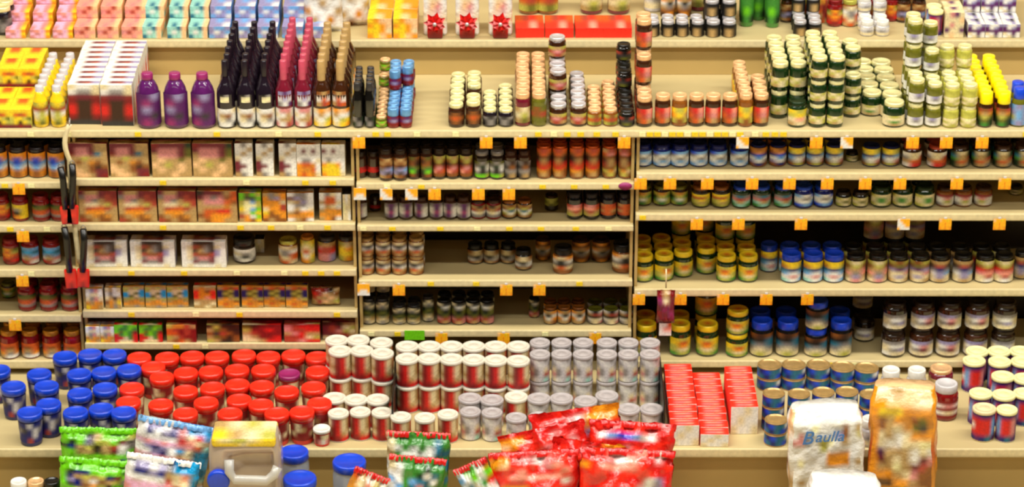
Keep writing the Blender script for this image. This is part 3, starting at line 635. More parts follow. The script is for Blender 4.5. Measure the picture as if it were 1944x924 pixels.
for x, t in ((747, [1, 1, 1, 1, 2, 2, 2]), (771, [1, 1, 1, 1, 1, 2, 2])): U('bluered', x, 244, 200, 24, t, 'left of the empty gap')
U('amber', 867, 243, 190, 30, [1] * 6, 'right of the empty gap'); U('amber', 899, 243, 186, 29, [1, 1, 0, 1, 1, 1], 'right of the empty gap')
U('berry', 930, 242, 200, 27, [1] * 4, 'right of the amber jars'); U('berry', 960, 242, 200, 29, [1] * 5, 'right of the amber jars')
U('redjam', 993, 241, 170, 29, [1] * 8, 'by the silver-lidded jars'); U('olivejam', 1023, 241, 170, 29, [1] * 8, 'by the silver-lidded jars')
U('silvertop', 1060, 240, 190, 34, [1, 1, 2, 2, 3], 'right of the preserves'); U('silvertop', 1098, 241, 190, 31, [1] * 6, 'right of the preserves')
for x, n in ((1129, 5), (1159, 6)): U('peachy', x, 241, 200, 27, [1] * n, 'beside the tall black stack')
U('blacktop', 1190, 242, 202, 29, [1, 1, 1, 1, 2, 2, 3], 'left of the tall peach stack')
U('salsa', 1224, 242, 176, 31, [1, 1, 2, 3, 3], 'beside the black stack')
for x, k_ in ((1258, 'salsa'), (1290, 'corn'), (1322, 'salsa'), (1354, 'salsa'), (1385, 'salsa')): U(k_, x, 241, 174, 30, [1], 'in the low row')
U('corn', 1415, 242, 172, 27, [1] * 7, 'beside the low salsa row'); U('salsa', 1445, 241, 172, 30, [1] * 4, 'left of the green pickle jars')
for x in (1479, 1514): U('pickle', x, 226, 112, 33, [2] * 5, 'right of the salsa jars')
U('olivesy', 1514, 243, 184, 36, [1], 'in front of the pickle stacks')
for x in (1551, 1585): U('pickle', x, 243, 102, 32, [3] * 5, 'in the tall stacks')
U('pickle', 1618, 224, 135, 33, [2, 3, 3], 'right of the tall stacks')
U('olives', 1655, 222, 166, 40, [1] * 6, 'mid crowd, upper deck'); U('olives', 1699, 243, 184, 42, [1] * 7, 'mid crowd, upper deck')
U('artich', 1738, 243, 144, 31, [2, 2, 4, 4], 'right of the olive jars'); U('artich', 1772, 243, 152, 30, [2, 2, 3, 4], 'right of the olive jars')
for x in (1806, 1839): U('peppr', x, 244, 154, 30, [2, 2, 2, 3], 'by the yellow-capped bottles')
for x in (1871, 1905): U('yelcap', x, 243, 172, 27, [1] * 8, 'near the right end')
U('bluecap', 1935, 242, 164, 30, [1, 1], 'at the right end')

# ================================================================== TOP DECK
def T(kid, px, base, top, wpx, tiers, where, look=None, **k): return column(kid, px, base, top, wpx, tiers, ZT, where, look, ymax=1.68, **k)
tw = 'left end, top deck'
for x in (30, 76, 120): T('pinkbox', x, 73, 42, 38, [1, 2, 3], tw)
for x in (162, 206, 252): T('salmon', x, 73, 36, 40, [1, 2, 3], 'left side, top deck')
for x in (290, 336, 376): T('tealbox', x, 73, 36, 36, [1, 2, 3], 'left side, top deck')
for x in (416, 462, 508, 556, 602): T('lavbox', x, 73, 36, 40, [1, 2, 3], 'behind the wine bottles')
for x in (722, 770): T('yellowbig', x, 73, 18, 46, [1, 1], 'left of the red rosettes')
for x, c_ in ((1005, 0), (1062, 0), (1118, 0), (1172, 0)): T('orangetray', x, 72, 30, 54, [1], 'on the top deck')
for x in (1240, 1268, 1296, 1324): T('flat', x, 71, 34, 25, [1, 1], 'right of the orange trays')
for x in (1354, 1385): T('flat', x, 72, 34, 28, [1, 2, 3, 3], 'by the green bottles')
for x, b in ((1418, 52), (1440, 40), (1467, 54)): T('greencan', x, b, -40, 26, [1, 1], 'on the top deck')
for x, k_ in ((1520, 'flat'), (1548, 'flat'), (1646, 'silverj'), (1676, 'silverj')): T(k_, x, 70, 34, 26, [1, 1, 2, 2], 'behind the pickle stacks')
for x, k_ in ((1585, 'sauceo'), (1614, 'honey')): T(k_, x, 52, -6, 30, [1, 1], 'behind the pickle stacks')
for x in (1660, 1692): T('sauceo', x, 42, -14, 28, [1], 'behind the olive jars', look='dark jar with orange label')
T('rbcan', 1776, 70, 16, 28, [1, 1], 'left of the dotted cartons', look='teal and cream can')
T('dots', 1811, 72, 14, 36, [1, 1, 2], 'right side, top deck')
for x in (1852, 1887, 1920): T('purpbox', x, 72, 36, 33, [1, 1, 2, 2, 3], 'right end, top deck')
for x in (10,): T('berry', x - 6, 68, 6, 34, [1, 1], 'left corner, top deck', look='dark red jar')

for x in (1494, 1716, 1744): T('purp', x, 44, -12, 26, [1, 1], 'behind the pickle stacks', look='lilac-labelled dark jar')
for x in (1268, 1300): T('tallbr', x, 34, -30, 28, [1], 'behind the silver lids', look='tall dark brown jar')
for x in (1562, 1536): T('redgold', x, 44, -8, 24, [1], 'behind the pickle stacks', look='small red and gold box')
# gift bags with red rosettes
def rosette_mesh():
    vs, fs = [], []
    for k in range(14):
        a = 2 * math.pi * k / 14; rr = .048 if k % 2 else .036
        d = Vector((math.cos(a), 0, math.sin(a))); t = Vector((-math.sin(a), 0, math.cos(a)))
        b = len(vs); yo = -.012 if k % 2 else -.022
        vs += [Vector((0, yo, 0)), d * rr * .6 + t * .013 + Vector((0, yo - .008, 0)), d * rr + Vector((0, yo + .004, 0)), d * rr * .6 - t * .013 + Vector((0, yo - .008, 0)), d * rr * .5 + Vector((0, 0.0, 0))]
        fs += [(b, b + 1, b + 2, b + 3), (b, b + 1, b + 4), (b + 1, b + 2, b + 4), (b + 2, b + 3, b + 4), (b + 3, b, b + 4)]
    return mesh('rosette', vs, fs, LP['r'], 'foil', smooth=False)
ros = rosette_mesh()
gb = rbox('bag_body', .098, .07, .20, 'foil', b=.012, front=['wccw', 'wFpw', 'cwwc', 'wpcw'], n=6)
gbase = rbox('base_tin', .064, .05, .05, 'plastic', b=.008, front=['r', 'R'], n=4)
gbtn = lathe('button', [(.008, 0), (.008, .004), (0, .006)], 'S', 'metal', 10)
for i, x in enumerate((826, 887, 950)):
    p = onZ(x, 74, ZT)
    g = obj('gift_bag', None, None, (p.x, p.y + .06, ZT)); tag(g, ['leftmost', 'middle', 'rightmost'][i] + ' of three clear gift bags with red rosettes on the top deck', 'gift bag', 'gift bags with red rosettes')
    obj('bag_body', gb, g, (0, .012, 0)); obj('base_tin', gbase, g, (0, -.035, 0)); rr = obj('rosette', ros, g, (0, -.062, .075)); obj('button', gbtn, rr, (0, -.028, 0), (math.pi / 2, 0, 0))
# things standing in the orange trays
def at(px, py, z, dy=0): p = onZ(px, py, z); return Vector((p.x, p.y + dy, z))
trh = .10
for x, k_, lk in ((1005, 'peachy', 'round peach-coloured tub standing behind the orange tray'), (1040, 'peachy', 'pale peach tub behind the second orange tray')):
    p = at(x, 40, ZT, .12); put('peachy', p.x, p.y, ZT, .09, .16, lk, 'at the left', 'peach tubs')
for x in (1124, 1176): p = at(x, 40, ZT, .12); put('redjam', p.x, p.y, ZT, .095, .15, 'dark red jar behind the orange trays', 'on the top deck', 'dark red jars behind the orange trays', col=x)
p = at(1290, 42, ZT, .16); put('mustard', p.x, p.y, ZT, .10, .17, 'yellow star-shaped jar above the silver lids', 'on the top deck', None)
p = at(1243, 42, ZT, .16); put('silverj', p.x, p.y, ZT, .08, .17, 'white jar left of the yellow one', 'on the top deck', None)
p = at(1330, 42, ZT, .17); put('redjam', p.x, p.y, ZT, .08, .17, 'dark red jar right of the yellow one', 'on the top deck', None)
# puffy spotted white bags behind gold bottles
me_w = pouch_mesh('spotted_bag', .17, .22, .09, ['wwwww', 'wtwaw', 'wwtww', 'dwwwt', 'wtwdw', 'wwaww'], seed=4)
for i, x in enumerate((612, 662)):
    p = at(x, 72, ZT, .09 + .07 * i); o = obj('snack_bag', me_w, None, (p.x, p.y, ZT), (-.1, 0, .15 * i))
    tag(o, ['puffy white snack bag with brown spots behind the gold bottles, left one', 'puffy white snack bag with brown spots behind the gold bottles, right one'][i], 'bag', 'spotted white snack bags')

# ================================================================== BOTTOM DECK
OCC = {}
def lids(kid, wpx, h, pts, where, z0=None, look=None, group=None, yf=YD, yb=.0):
    """pts: (x, y of lid centre, level); the jars underneath are added too"""
    z0 = ZD if z0 is None else z0
    group = group or (look or KINDS[kid]['look']) + 's'
    for (px, py, L) in pts:
        p = onZ(px, py, z0 + (L + 1) * h); wm = wpx / ppm(p); r = wm / 2
        y = min(max(p.y, yf + r + .006), yb + .3 if L == 0 else yb)
        y = min(y, yb - r - .004)
        x = p.x
        if z0 == ZD:
            for _ in range(12):
                hit = [q for q in OCC.get('d', []) if (q[0] - x) ** 2 + (q[1] - y) ** 2 < (q[2] + r - .002) ** 2 and (q[3] or True)]
                if not hit: break
                q = hit[0]; d = Vector((x - q[0], (y - q[1]))); 
                if d.length < 1e-4: d = Vector((0, 1))
                d = d.normalized() * (q[2] + r + .001); x, y = q[0] + d.x, max(q[1] + d.y, yf + r + .006)
            if any((q[0] - x) ** 2 + (q[1] - y) ** 2 < (q[2] + r - .006) ** 2 for q in OCC.get('d', [])): continue
            OCC.setdefault('d', []).append((x, y, r, True))
        for l in range(L + 1):
            put(kid, x, y, z0 + l * (h + .002), round(wm, 2), h, look, where, group, col=px, dep=-py, lev=l)
lids('bluetub', 47, .135, [(123, 675, 0), (168, 671, 0), (217, 671, 0), (74, 708, 0), (88, 731, 0), (25, 732, 0), (92, 765, 0), (151, 745, 0), (199, 735, 0), (192, 774, 0), (138, 797, 0), (49, 812, 0), (-4, 701, 0), (150, 708, 0), (197, 704, 0), (232, 790, 0), (92, 800, 0), (240, 700, 0)], 'at the left end, bottom deck')
lids('redtub', 47, .13, [(264, 677, 0), (317, 677, 0), (363, 675, 0), (412, 675, 0), (463, 672, 0), (507, 675, 0), (557, 672, 0), (603, 676, 0)], 'in the rear row, bottom deck')
lids('redtub', 47, .13, [(497, 731, 0), (544, 741, 0), (595, 733, 0), (250, 735, 0), (307, 714, 0), (242, 765, 0), (305, 766, 0), (352, 740, 0), (403, 734, 0), (391, 762, 0), (452, 728, 0), (454, 757, 0), (435, 790, 0), (286, 800, 0), (262, 703, 0), (350, 706, 0), (400, 703, 0), (350, 790, 0), (490, 765, 0), (525, 785, 0), (570, 780, 0), (603, 765, 0), (480, 800, 0), (603, 703, 0), (500, 700, 0), (450, 700, 0)], 'in the pile, bottom deck')
lids('pinktub', 42, .10, [(549, 708, 0)], 'on the bottom deck')
lids('whitetub', 34, .07, [(586, 822, 0)], 'at the deck edge')
wc = 'on the bottom deck'
lids('redcan', 41, .113, [(637, 665, 1), (680, 665, 1), (722, 670, 1), (637, 645, 1), (680, 645, 1), (724, 650, 1)], 'rear left stack')
lids('redcan', 41, .113, [(630, 781, 0), (672, 781, 0), (713, 781, 0), (630, 757, 0), (672, 757, 0), (713, 757, 0)], 'in the front left rows')
lids('redcan', 41, .113, [(773, 680, 1), (815, 680, 1), (857, 681, 1), (899, 682, 1), (941, 683, 1), (984, 684, 1), (773, 657, 1), (815, 657, 1), (857, 657, 1), (899, 657, 1), (941, 657, 1), (984, 657, 1)], 'in the middle stack')
lids('redcan', 41, .113, [(761, 790, 0), (806, 800, 0), (850, 785, 0)], 'in the front middle row')
lids('silvercan', 41, .113, [(892, 755, 0), (893, 780, 0), (890, 806, 0), (934, 758, 0), (934, 782, 0), (932, 808, 0), (980, 800, 0)], 'behind the red snack bags'); lids('redcan', 41, .113, [(980, 752, 0)], 'among the silver cans')
lids('silvercan', 39, .113, [(1025, 672, 1), (1066, 672, 1), (1107, 672, 1), (1025, 650, 1), (1066, 650, 1), (1107, 650, 1), (1152, 672, 1), (1193, 672, 1), (1234, 672, 1), (1152, 650, 1), (1193, 650, 1), (1234, 650, 1)], 'in the rear stack')
lids('silvercan', 41, .113, [(1023, 755, 0), (1066, 755, 0), (1112, 760, 0), (1152, 750, 0), (1193, 775, 0), (1237, 775, 0), (1193, 803, 0), (1237, 803, 0), (1023, 790, 0), (1066, 790, 0)], 'in the front rows')
# dark dividers between can blocks
for i, (px, lb) in enumerate(((746, 'thin black divider between the two blocks of red cans'), (1260, 'thin black divider beside the red cartons'))):
    p = onZ(px, 838, ZD)
    d = obj('shelf_divider', rbox('shelf_divider', .008, .5, .17, 'plastic', front=['k'], n=1), None, (p.x, p.y + .26, ZD)); tag(d, lb, 'divider', 'shelf dividers')
column('redsl', 1299, 846, 795, 54, [1] * 9, ZD, 'beside the cans', ymax=-.02, pitch=1.04)
column('redsl', 1357, 848, 812, 54, [1] * 9, ZD, 'in the middle file', ymax=-.02, pitch=1.04)
column('redsl', 1412, 824, 760, 52, [1] * 6, ZD, 'in the right file', ymax=-.02, pitch=1.04)
lids('tin', 45, .05, [(1461, 692, 1), (1507, 692, 1), (1554, 692, 1), (1600, 696, 1), (1645, 698, 1), (1469, 747, 2), (1517, 748, 2), (1563, 745, 2), (1603, 744, 2), (1645, 748, 2), (1474, 800, 1)], 'behind the white bag')
lids('silverj', 38, .11, [(1692, 700, 0), (1741, 700, 0), (1701, 728, 0), (1747, 728, 0), (1655, 800, 0)], 'behind the yellow bag')
lids('redjam', 46, .09, [(1787, 697, 0)], 'behind the yellow bag', look='cream-lidded wide jar'); lids('bigred', 46, .15, [(1797, 726, 0)], 'right of the yellow bag')
lids('rbcan', 41, .13, [(1851, 654, 0), (1891, 654, 0), (1931, 654, 0), (1851, 678, 0), (1898, 685, 0), (1941, 685, 0), (1904, 713, 0), (1946, 717, 0), (1862, 745, 0), (1906, 748, 0), (1946, 745, 0), (1912, 776, 0)], 'right end, bottom deck')
lids('goldrb', 43, .13, [(1869, 774, 0)], 'in front of the white-lidded cans')

# ================================================================== FOREGROUND, on the low platform
def bag(name, label, px0, px1, top, Y, depth, p, lean=-.15, roll=0, yaw=0, seed=1, group=None, cat='bag', seal=None, hm=None, z=None, wr=.012, bot=None):
    cx = (px0 + px1) / 2
    zt = onY(cx, top, Y).z; zb = ZP if z is None else z
    c = onY(cx, top, Y); wm = (px1 - px0) / ppm(c)
    h = hm or (zt - zb) / math.cos(lean)
    lift = abs(math.sin(roll)) * wm * .46 + abs(math.sin(lean)) * depth * .5
    h = (zt - zb - lift) / math.cos(lean) / math.cos(roll)
    b = obj(name, None, None, (c.x - math.sin(roll) * h, Y + math.sin(lean) * h, zb + lift), (lean, roll, yaw)); tag(b, label, cat, group)
    p = list(p); p = p + p[::-1] + p
    obj('wrapper', pouch_mesh('wrapper', wm, h, depth, p, seed=seed, nu=34, nv=44, wr=wr), b)
    if seal: obj('seal_strip', seal_mesh(wm * .98, seal, seed), b, (0, -.002, h * .945))
    return b
def seal_mesh(wm, col, seed):
    vs, fs = [], []
    n = 40; hh = .022
    for s in (-1, 1):
        for j in (0, 1):
            for i in range(n + 1):
                x = -wm / 2 + wm * i / n
                vs.append((x, s * .003 + .004 * math.sin(i * 1.9 + seed), j * hh + .006 * noise.noise(Vector((i * .22, seed, 0))) + (.003 if (i % 2 and j) else 0)))
    m_ = n + 1
    for i in range(n):
        fs += [(i, i + 1, m_ + i + 1, m_ + i), (2 * m_ + i + 1, 2 * m_ + i, 3 * m_ + i, 3 * m_ + i + 1), (m_ + i, m_ + i + 1, 3 * m_ + i + 1, 3 * m_ + i)]
    return mesh('seal_strip', vs, fs, LP[col], 'foil')
bag('snack_bag', 'rear bright green snack bag at the left, partly hidden by the other green bag', 112, 262, 812, -.74, .09, ['lllllllll', 'lllEtlllj', 'lGlvjjlme', 'GBtjKtuwe', 'llttKtmwl', 'lllllllll', 'lBjtjtjBl'], lean=-.10, roll=.03, seed=3, seal='l', group='green snack bags')
bag('snack_bag', 'front bright green snack bag at the lower left edge of the frame', 112, 252, 872, -.92, .09, ['lllllllll', 'lllllllll', 'lGBBllllG', 'lBtjtjBml', 'lvBtwatje', 'lEBaojKlG', 'lljtwjtll'], lean=-.10, roll=.09, seed=8, seal='l', group='green snack bags')
bag('sweets_bag', 'upper white and pink sweets bag with blue corners, leaning right behind the jug', 262, 412, 799, -.84, .08, ['swwwwssss', 'wvvwvpxsx', 'wBwvBpcrs', 'wwwwwrfct', 'hphphppOz', 'wvBvwxcTT', 'wwvBwtcTT', 'phhpppuTx'], lean=-.12, roll=.20, seed=5, seal='s', group='white and pink sweets bags')
bag('sweets_bag', 'lower white and pink sweets bag with blue edge, in front', 240, 385, 868, -1.04, .08, ['xwwwwBxxx', 'wvvwvexxx', 'wBBvBtcfx', 'wwwwwucFT', 'hhhhhpucT', 'phhhprrTT'], lean=-.12, roll=.18, seed=9, seal='w', group='white and pink sweets bags')

# clear jug
jy = -1.0
jc = onY(465, 815, jy); jw = 138 / ppm(jc); jh = jc.z - ZP
jug = obj('jug', None, None, (jc.x, jy, ZP)); tag(jug, 'clear plastic jug with yellow top label and blue cap lying facing out', 'jug')
def jug_mesh():
    vs, fs, cs = [], [], []
    nu, nv = 40, 30
    for j in range(nv + 1):
        v = j / nv; z = v * jh
        e = 1 - max(0, (v - .80) / .20) ** 2.4 * .28 - max(0, (.06 - v) / .06) * .06
        for i in range(nu):
            a = 2 * math.pi * i / nu; ca, sa = math.cos(a), math.sin(a)
            x = math.copysign(abs(ca) ** .35, ca) * jw / 2 * (1 - (1 - e) * .45); y = math.copysign(abs(sa) ** .35, sa) * .085 * e
            if y < -.05 and .36 < v < .90 and -.02 < x / jw < .38: y += .05          # hand recess
            vs.append((x, y, z))
    for j in range(nv):
        for i in range(nu):
            k = (i + 1) % nu
            fs.append((j * nu + i, j * nu + k, (j + 1) * nu + k, (j + 1) * nu + i))
    fs.append(tuple(range(nu))[::-1]); fs.append(tuple(nv * nu + i for i in range(nu)))
    return mesh('jug_body', vs, fs, lin((226, 206, 188)), 'clear')
obj('jug_body', jug_mesh(), jug)
jl = rbox('top_label', jw * .88, .150, .040, 'paper', b=.012, front=['ycjjcyy', 'yyycyyy'], top=['tcjc', 'ytcj'], n=8)
obj('top_label', jl, jug, (0, -.004, jh - .036))
s_ = ppm(jc)
hx0, hx1 = -.035, jw * .42; hz = jh - (886 - 815) / s_ / .9
obj('handle', tube('handle', [(hx0 - .02, -.088, hz + .075), (hx0 - .02, -.098, hz + .03), (hx0, -.105, hz), (hx1 - .03, -.105, hz - .004), (hx1, -.10, hz + .02), (hx1 + .012, -.088, hz + .045)], .019, 'w', 'clear', 12), jug)
cp = lathe('cap', [(.041, 0), (.043, .004), (.043, .020), (.040, .026), (.034, .027), (0, .027)], 'b', 'plastic', 28)
obj('cap', cp, jug, ((416 - 465) / s_, -.080, jh - (890 - 815) / s_ / .9), (math.pi / 2, 0, 0))
# blue lidded jars
def bigjar(px, lidy, Y, wpx, label):
    c = onY(px, lidy, Y); s = ppm(c); r = wpx / 2 / s; h = c.z - ZP
    g = obj('snack_jar', None, None, (c.x, Y, ZP)); tag(g, label, 'jar', 'blue-lidded clear snack jars')
    obj('jar_body', lathe('jar_body', [(0, 0), (r * .95, 0), (r, .01), (r * 1.02, h * .5), (r, h - .05), (r * .9, h - .03), (r * .88, h - .02)], None or 's', 'clear', 28, fn=lambda p: (*lin((196, 204, 218)), 1)), g)
    obj('contents', lathe('contents', [(0, .004), (r * .9, .006), (r * .92, h * .7), (0, h * .72)], 't', 'paper', 24), g)
    obj('lid', lathe('lid', [(r * .97, h - .03), (r * 1.0, h - .028), (r * 1.0, h - .006), (r * .96, h), (r * .84, h + .001), (r * .82, h - .001), (0, h - .001)], 'b', 'plastic', 32), g)
bigjar(558, 856, -.78, 56, 'blue-lidded clear jar right behind the jug, nearest the red tubs')
bigjar(569, 906, -1.04, 64, 'blue-lidded clear jar beside the jug, cut by the bottom edge')
bigjar(663, 874, -.88, 64, 'blue-lidded clear jar standing alone between jug and green bag')
bag('snack_bag', 'green snack bag with red sealed top, rear one in the centre', 733, 858, 820, -.78, .09, ['cggggggg', 'cgggggTg', 'cwgwgwTg', 'tgwwwwTT', 'cggggggg', 'wggTgggT'], lean=-.1, roll=.04, seed=12, seal='r', group='green and red snack bags')
bag('snack_bag', 'green snack bag with red sealed top, front one in the centre', 738, 850, 868, -.92, .09, ['cggggggT', 'cwgggGgg', 'wwggGwTg', 'swgsTTwg', 'wsgTpTgg'], lean=-.1, roll=.10, seed=13, seal='r', group='green and red snack bags')
bag('snack_bag', 'red-edged yellow bag peeking up at the bottom edge left of the green bag', 672, 745, 898, -1.05, .07, ['rtwtw', 'dcfjt', 'dtoyt', 'ywjww'], lean=-.1, roll=.42, seed=15, seal='r')
bag('snack_bag', 'small red-edged bag with green corner at the bottom edge, left of the red bags', 855, 925, 880, -1.02, .06, ['wlgwr', 'swlwl', 'wTwgr', 'swjww'], lean=-.1, roll=-.45, seed=16, seal='r')
# red snack bags, a loose pile of five
RB = dict(group='red snack bags')
P1 = ['rrrrrrrrrr', 'oooirrprrr', 'Foiiriripr', 'irriipirwr', 'iiiifirirr', 'rrrpiiviir', 'iriiiirirr']
P2 = ['rrrirrrooo', 'rirrpwoodo', 'iirirpoodi', 'riiriivrri', 'irpiirieri', 'oiiirirrir']
P3 = ['iririirrpr', 'iiriiiirri', 'rwsbbswwrr', 'irrrrrrrir', 'rrirpirirr', 'iiriiprrir', 'iiirirriri']
P4 = ['riirrriiir', 'ooippwpiir', 'oFiiiipfir', 'rirfirrifr', 'iiffffffir', 'rirriiirwr', 'roooiriirr']
P5 = ['rirfirfiwr', 'riipwfirpr', 'oiffffirri', 'riiriiiirr', 'irriirrwvr', 'iriiripwvr']
bag('snack_bag', 'topmost rear red snack bag rising to a peak behind the pile', 1000, 1175, 776, -.72, .075, P2, lean=-.22, roll=-.16, seed=21, wr=.02, **RB)
bag('snack_bag', 'red snack bag with blue oval mark at the right rear of the pile', 1118, 1286, 800, -.80, .075, P3, lean=-.22, roll=.08, seed=23, seal='r', wr=.02, **RB)
bag('snack_bag', 'red snack bag with orange corner at the left rear of the pile', 940, 1110, 812, -.82, .075, P1, lean=-.22, roll=-.22, seed=22, wr=.02, **RB)
bag('snack_bag', 'red snack bag with orange patch in the middle of the pile', 1050, 1190, 838, -.91, .075, P2, lean=-.22, roll=.16, seed=27, wr=.02, **RB)
bag('snack_bag', 'front red snack bag with orange edge, below the orange-cornered one', 926, 1100, 856, -.99, .085, P4, lean=-.22, roll=-.06, seed=24, seal='r', wr=.02, **RB)
bag('snack_bag', 'front red snack bag below the one with blue oval', 1100, 1284, 852, -1.01, .085, P5, lean=-.22, roll=.05, seed=25, seal='r', wr=.02, **RB)
# white bag with blue script
def squarebag(name, label, px0, px1, top, Y, dp, front, side, tp, roll=0, yaw=0, seed=0, group=None):
    cx = (px0 + px1) / 2; c = onY(cx, top, Y); wm = (px1 - px0) / ppm(c); h = c.z - ZP
    vs, fs, cs = [], [], []
    n = 30; m_ = 40
    g = obj(name, None, None, (c.x, Y, ZP), (0, roll, yaw)); tag(g, label, 'bag', group)
    ring = 4 * n
    for j in range(m_ + 1):
        v = j / m_
        for i in range(ring):
            sd, t = divmod(i, n); t = t / n * 2 - 1
            bx, by = wm / 2, dp / 2
            x, y = [(t * bx, -by), (bx, t * by), (-t * bx, by), (-bx, -t * by)][sd]
            rr = (abs(x / bx) ** 6 + abs(y / by) ** 6) ** (1 / 6); x, y = x / rr, y / rr
            bul = 1 + .05 * math.sin(math.pi * v)
            cl = max(0, (v - .90) / .10); y = y * (1 - .35 * cl) * bul + .03 * cl; x = x * (1 - .10 * cl) * (1 + .03 * math.sin(math.pi * v))
            q = noise.noise(Vector((x * 22 + seed, v * 9, y * 22))) * .010
            vs.append((x + q, y + q, v * h - (.012 * cl * (x / bx) ** 2)))
    for j in range(m_):
        for i in range(ring):
            k = (i + 1) % ring; sd = i // n; pt = front if sd == 0 else side
            u0 = (i % n) / n; u1 = u0 + 1 / n
            fs.append((j * ring + i, j * ring + k, (j + 1) * ring + k, (j + 1) * ring + i))
            for (u, jj) in ((u0, j), (u1, j), (u1, j + 1), (u0, j + 1)): cs.append(pat(pt, u, jj / m_))
    fs.append(tuple(m_ * ring + i for i in range(ring))); cs += [(*LP[tp], 1)] * ring
    fs.append(tuple(range(ring))[::-1]); cs += [(*LP[tp], 1)] * ring
    obj('wrapper', mesh('wrapper', vs, fs, cs, 'foil'), g)
    return g, wm, h, ppm(c)
fr = ['wwwwwwwwww', 'wwwwwwwwww', 'wwwqwwwawt', 'wpwwwwvawq', 'ppewjqwtww', 'wwwwjwwwww', 'wwwwwoooww', 'wqwwwooowt', 'wwwwwwwwww', 'wwwwwwwwww', 'wtwpwwwwww', 'wwwpwwwcww', 'weewwmaqww', 'wTzztaotww', 'wwwwwwwtww', 'cwwcwwwwcw', 'wwwwwwwwww', 'cwwwcwwwww']
g, wm, h, s_ = squarebag('bread_bag', 'white bag with blue script lettering and orange panel', 1510, 1650, 770, -.80, .10, fr, ['wwFF', 'wpFw', 'wmcw', 'wwFt', 'wEww', 'FwwF'], 'w', roll=-.05, seed=2)
def text(s, parent, loc, size, col, rot=(math.pi / 2, 0, 0), mt='paper', shear=0, ext=.0006, name='lettering'):
    cu = bpy.data.curves.new(name, 'FONT'); cu.body = s; cu.size = size; cu.extrude = ext; cu.align_x = 'CENTER'; cu.align_y = 'CENTER'; cu.shear = shear; cu.offset = size * .012
    tmp = bpy.data.objects.new('tmp', cu); C.objects.link(tmp)
    dg = bpy.context.evaluated_depsgraph_get(); me0 = bpy.data.meshes.new_from_object(tmp.evaluated_get(dg)); bpy.data.objects.remove(tmp)
    vs = [tuple(v.co) for v in me0.vertices]; fs = [tuple(p.vertices) for p in me0.polygons]
    return obj(name, mesh(name, vs, fs, LP[col], mt, smooth=False), parent, loc, rot)
PAL['7'] = 0; LP['7'] = lin((255, 178, 16))
PAL['5'] = (70, 120, 180); LP['5'] = lin((70, 122, 184))
text('B', g, (-.078, -.066, h - .103), .078, '5', shear=.3)
text('aulla', g, (.008, -.066, h - .10), .062, '5', shear=.3)
g2, _, _, _ = squarebag('bread_bag', 'second white bag at the bottom edge in front of the lettered white bag', 1532, 1668, 905, -1.02, .10, ['wwwwwwww', 'wvwwpwmp', 'wwwwwwww'], ['ww', 'cw'], 'w', roll=.03, seed=7)
fy = ['ccttFFFF', 'ooFFFccc', 'oyyyoooo', 'oatodaLd', 'oatcdLEd', 'octwcooo', 'ocwwccqq', 'oPtttwcw', 'omtctwmp', 'ottqtmua', 'oootcpaa', 'KKAootaa', 'todALpta', 'yoywqppO', 'wyqwtwtu', 'dKtEcwBt', 'yoqwyoqo', 'oyoyoyoy']
squarebag('bread_bag', 'tall yellow-orange printed bag standing right of the white bag', 1664, 1788, 733, -.80, .11, fy, ['oo', 'od', 'OO', 'do', 'oO', 'uO'], 'F', roll=-.03, yaw=-.18, seed=4)
# small goods whose tops show at the lower left
for i, (x, k_) in enumerate(((35, 'silverj'), (68, 'salsa'), (98, 'blacktop'))):
    p = onY(x, 912, -.80); put(k_, p.x, -.80, ZP, .07, round(p.z - ZP, 3), None, 'on the low platform, left', 'jars on the low platform')

# ================================================================== TAGS AND HANGING THINGS
ct = rbox('tag_card', .050, .0025, .048, 'paper', b=.0008, front=['F77y7', '77777', '77777', '87878'], n=8)
ctw = rbox('tag_card', .050, .0025, .048, 'paper', b=.0008, front=['w7777', 'ww777', 'www77', '7wwww'], n=8)
ctl = rbox('tag_card', .050, .0025, .052, 'paper', b=.0008, front=['77777', '77777', '7www7', 'wwwww'], n=8)
clip = rbox('tag_clip', .012, .006, .012, 'plastic', b=.001, front=['S'], n=1)
def ptag(px, py, w_, where, i, n, kindm=0):
    p = onY(px, py, -.016)
    t = obj('price_tag', None, None, (p.x, -.018, p.z)); ords = ORD[i]
    tag(t, ('orange price tag, ' if kindm == 0 else 'orange and white price tag, ') + (f'{ords} from left ' if n > 1 else '') + where, 'price tag', 'orange price tags')
    obj('card', (ct, ctw, ctl)[kindm], t, (0, 0, -.048)); obj('clip', clip, t, (0, .002, -.006))
    if kindm == 0:
        text('1', t, (0, -.0016, -.024), .024, '8', name='numeral')
ORD = ['first', 'second', 'third', 'fourth', 'fifth', 'sixth', 'seventh', 'eighth', 'ninth', 'tenth', 'eleventh', 'twelfth', 'thirteenth', 'fourteenth', 'fifteenth', 'sixteenth', 'seventeenth', 'eighteenth']
TG = [('under the upper deck above the centre bay', 260, [681, 923, 988, 1185], {}), ('under the upper deck above the right bay', 260, [1410, 1550, 1608, 1733, 1797, 1865], {1410: 1, 1608: 1}),
      ('under the top shelf of the centre bay', 358, [683, 733, 781, 825, 908, 966], {683: 2, 733: 1, 781: 1}), ('under the third shelf of the centre bay', 540, [690, 757, 961, 1024], {690: 2}),
      ('under the lowest shelf of the centre bay', 632, [838, 956, 1130], {}), ('under the top shelf of the right bay', 338, [1216, 1272, 1343, 1428, 1499, 1571, 1643, 1709, 1817, 1908], {}),
      ('under the second shelf of the right bay', 415, [1323, 1402, 1521, 1716, 1795, 1898], {1716: 1}), ('under the third shelf of the right bay', 558, [1213, 1292, 1373, 1455, 1533], {})]
